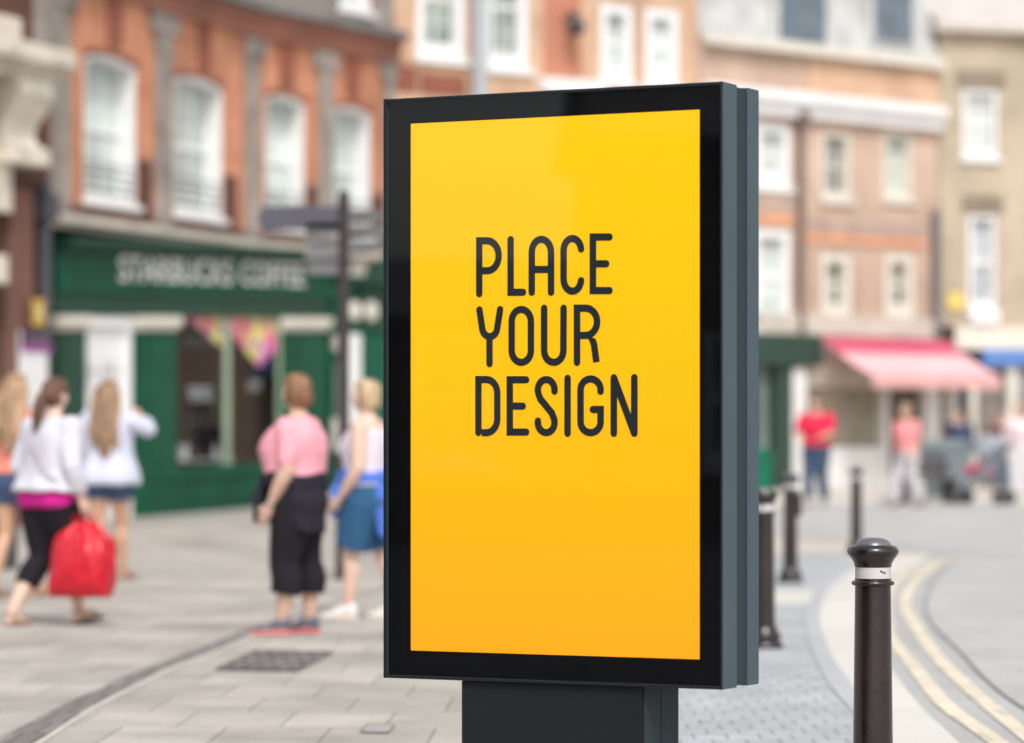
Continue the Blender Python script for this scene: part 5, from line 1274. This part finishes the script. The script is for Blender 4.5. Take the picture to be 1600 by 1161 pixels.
far('person in a pale blouse and blue skirt at the very right edge', 1594, 60.0, 175, 1.80, 1.1, fabric('pale pink blouse', (.74, .60, .64)), fabric('off white linen', (.70, .68, .70)), (.45, .33, .2), sl=5)

# ------------------------------------------------ small things in the street
def pushchair():
    c = at(1538, 57.5); t = thing('pushchair', 'grey pushchair with a pink seat standing on the far pavement', 'pushchair', c, R(60))
    fr_ = mat('dark pushchair frame', (.06, .06, .065), .4); gy = fabric('grey hood', (.30, .33, .37)); pk = fabric('rose pink blanket', (.60, .14, .22))
    mb = MB()
    for x in (-.24, .24): mb.tube([(x, .42, .14), (x, .05, .62), (x, -.38, 1.02), (x, -.46, 1.05)], .016, 8); mb.tube([(x, -.36, .14), (x, .05, .62)], .016, 8)
    mb.tube([(-.24, -.46, 1.05), (.24, -.46, 1.05)], .02, 8); mb.tube([(-.24, .05, .40), (.24, .05, .40)], .014, 8); mb.build('frame', fr_, t)
    for x in (-.24, .24):
        for y in (.42, -.36):
            mb = MB(); mb.tube([(x-.022, y, .13), (x+.022, y, .13)], .13, 20); mb.build('wheel', fr_, t)
    mb = MB(); mb.prism([(-.30, .95), (-.24, .98), (.04, .52), (.36, .50), (.40, .28), (.33, .27), (.28, .42), (-.02, .42)], -.2, .2, 'x'); mb.build('seat', gy, t, bevel=.02)
    mb = MB(); mb.ell((0, .10, .60), (.19, .27, .13)); mb.build('blanket', pk, t, smooth=60)
    mb = MB(); rings = []
    for i in range(7):
        a = R(20 + 22*i); rings.append([(.24*math.cos(R(180*j/10)), -.12 + .40*math.cos(a)*math.sin(R(180*j/10)), .82 + .40*math.sin(a)*math.sin(R(180*j/10))) for j in range(11)])
    mb.loft(rings, False); o = mb.build('hood', gy, t, smooth=60)
    sm = o.modifiers.new('Solid', 'SOLIDIFY'); sm.thickness = .012
pushchair()
def bin_(px, d, label, col, h, w):
    c = at(px, d); t = thing('litter_bin', label, 'litter bin', c, R(35)); m = mat(label[:16], col, .5, .15)
    mb = MB(); mb.loft([[(w*k*x, w*k*y, z) for x, y in ((-1,-1),(1,-1),(1,1),(-1,1))] for z, k in ((.06, .84), (h*.8, 1.0))]); mb.build('bin_body', m, t, bevel=.03)
    mb = MB(); mb.box(-w*1.08, w*1.08, -w*1.08, w*1.08, h*.8+.002, h*.86); mb.prism([(-w, h*.862), (w, h*.862), (w*.5, h), (-w*.5, h)], -w*.9, w*.9); mb.build('lid', m, t, bevel=.02)
    mb = MB(); 
    for x in (-1, 1): mb.tube([(x*w*.7-.03, w*.7, .06), (x*w*.7+.03, w*.7, .06)], .06, 14)
    mb.box(-w*.6, w*.6, -w*.7, w*.6, 0, .058); mb.build('wheels', M_rail, t)
bin_(1480, 61.0, 'slate grey wheeled litter bin on the far pavement', (.19, .23, .25), 1.15, .34)
bin_(1175, 56.0, 'emerald green litter bin just showing past the poster case', (.0, .17, .085), 1.0, .26)
def bench():
    c = at(1448, 58.3); t = thing('pavement_bench', 'low dark bench on the far pavement beside the grey bin', 'bench', c, R(25)); m = mat('dark bench timber', (.085, .07, .07), .6, .2)
    mb = MB()
    for i in range(3): mb.box(-.6, .6, -.2+.14*i, -.08+.14*i, .42, .46)
    mb.build('seat', m, t, bevel=.01)
    for x in (-.5, .5):
        mb = MB(); mb.box(x-.04, x+.04, -.18, .20, 0, .418); mb.build('leg', m, t)
    mb = MB(); mb.box(-.6, .6, .23, .27, .5, .62); mb.box(-.6, .6, .24, .28, .66, .78); mb.box(-.5, -.44, .19, .229, .0, .78); mb.box(.44, .5, .19, .229, 0, .78); mb.build('backrest', m, t)
bench()
def board():
    c = at(-12, 33.6); t = thing('pavement_board', 'black folding pavement board with a chalked ampersand at the left edge', 'A-board', c, R(6)); m = mat('blackboard', (.012, .011, .012), .6, .2)
    mb = MB(); mb.add([(-.4,-.28,0),(.24,-.28,0),(.24,-.02,.98),(-.4,-.02,.98),(-.4,-.25,0),(.24,-.25,0),(.24,.01,.98),(-.4,.01,.98)], [[0,1,2,3],[7,6,5,4],[0,4,5,1],[1,5,6,2],[2,6,7,3],[3,7,4,0]]); mb.build('front_panel', m, t)
    mb = MB(); mb.add([(-.4,.28,0),(.24,.28,0),(.24,.04,.97),(-.4,.04,.97),(-.4,.25,0),(.24,.25,0),(.24,.015,.97),(-.4,.015,.97)], [[0,1,2,3],[7,6,5,4],[0,4,5,1],[1,5,6,2],[2,6,7,3],[3,7,4,0]]); mb.build('rear_panel', m, t)
    sl = lambda q: Vector((q.x, -.285 + .26*q.z/.98 + (q.y), q.z))
    text('lettering', '&', mat('chalk', (.62, .64, .64), .9), t, None, .04, .52, .16, .28, 0, .004, sl)
board()
# ================================================================== daylight and camera
w = bpy.data.worlds.new('World'); SC.world = w; w.use_nodes = True; nt = w.node_tree
EL, AZ = R(50), R(168)             # a high sun behind thin cloud, behind the viewer
sky = N(nt, 'ShaderNodeTexSky'); sky.sky_type = 'NISHITA'; sky.sun_disc = False; sky.sun_elevation = EL; sky.sun_rotation = AZ; sky.air_density = 1.0; sky.dust_density = 3.0; sky.ozone_density = 1.0
hs = N(nt, 'ShaderNodeHueSaturation'); hs.inputs['Saturation'].default_value = .22
bg = nt.nodes['Background']; bg.inputs[1].default_value = .15
nt.links.new(sky.outputs[0], hs.inputs['Color']); nt.links.new(hs.outputs[0], bg.inputs[0])
sd = Vector((math.sin(AZ)*math.cos(EL), math.cos(AZ)*math.cos(EL), math.sin(EL)))
l = bpy.data.lights.new('Sun', 'SUN'); l.energy = 1.5; l.angle = R(14); l.color = (1, .965, .92)
o = bpy.data.objects.new('sun', l); COL.objects.link(o); o.rotation_euler = (-sd).to_track_quat('-Z', 'Y').to_euler(); o.location = (0, 0, 60)
cam = bpy.data.cameras.new('camera'); co = bpy.data.objects.new('camera', cam); COL.objects.link(co)
co.location = (0, 0, H); co.rotation_euler = (R(90), 0, 0)
cam.sensor_fit = 'HORIZONTAL'; cam.sensor_width = 36; cam.lens = 36*F/1600; cam.shift_y = (HY - 580.5)/1600; cam.clip_end = 2000
cam.dof.use_dof = True; cam.dof.focus_distance = 10.9; cam.dof.aperture_fstop = 2.0
SC.camera = co
SC.render.engine = 'CYCLES'; SC.cycles.use_denoising = True; SC.cycles.max_bounces = 6; SC.cycles.transparent_max_bounces = 8; SC.cycles.sample_clamp_indirect = 6
vs = SC.view_settings; vs.view_transform = 'Standard'; vs.look = 'None'; vs.gamma = 1; vs.use_curve_mapping = False; vs.exposure = 0.42
SC.display_settings.display_device = 'sRGB'
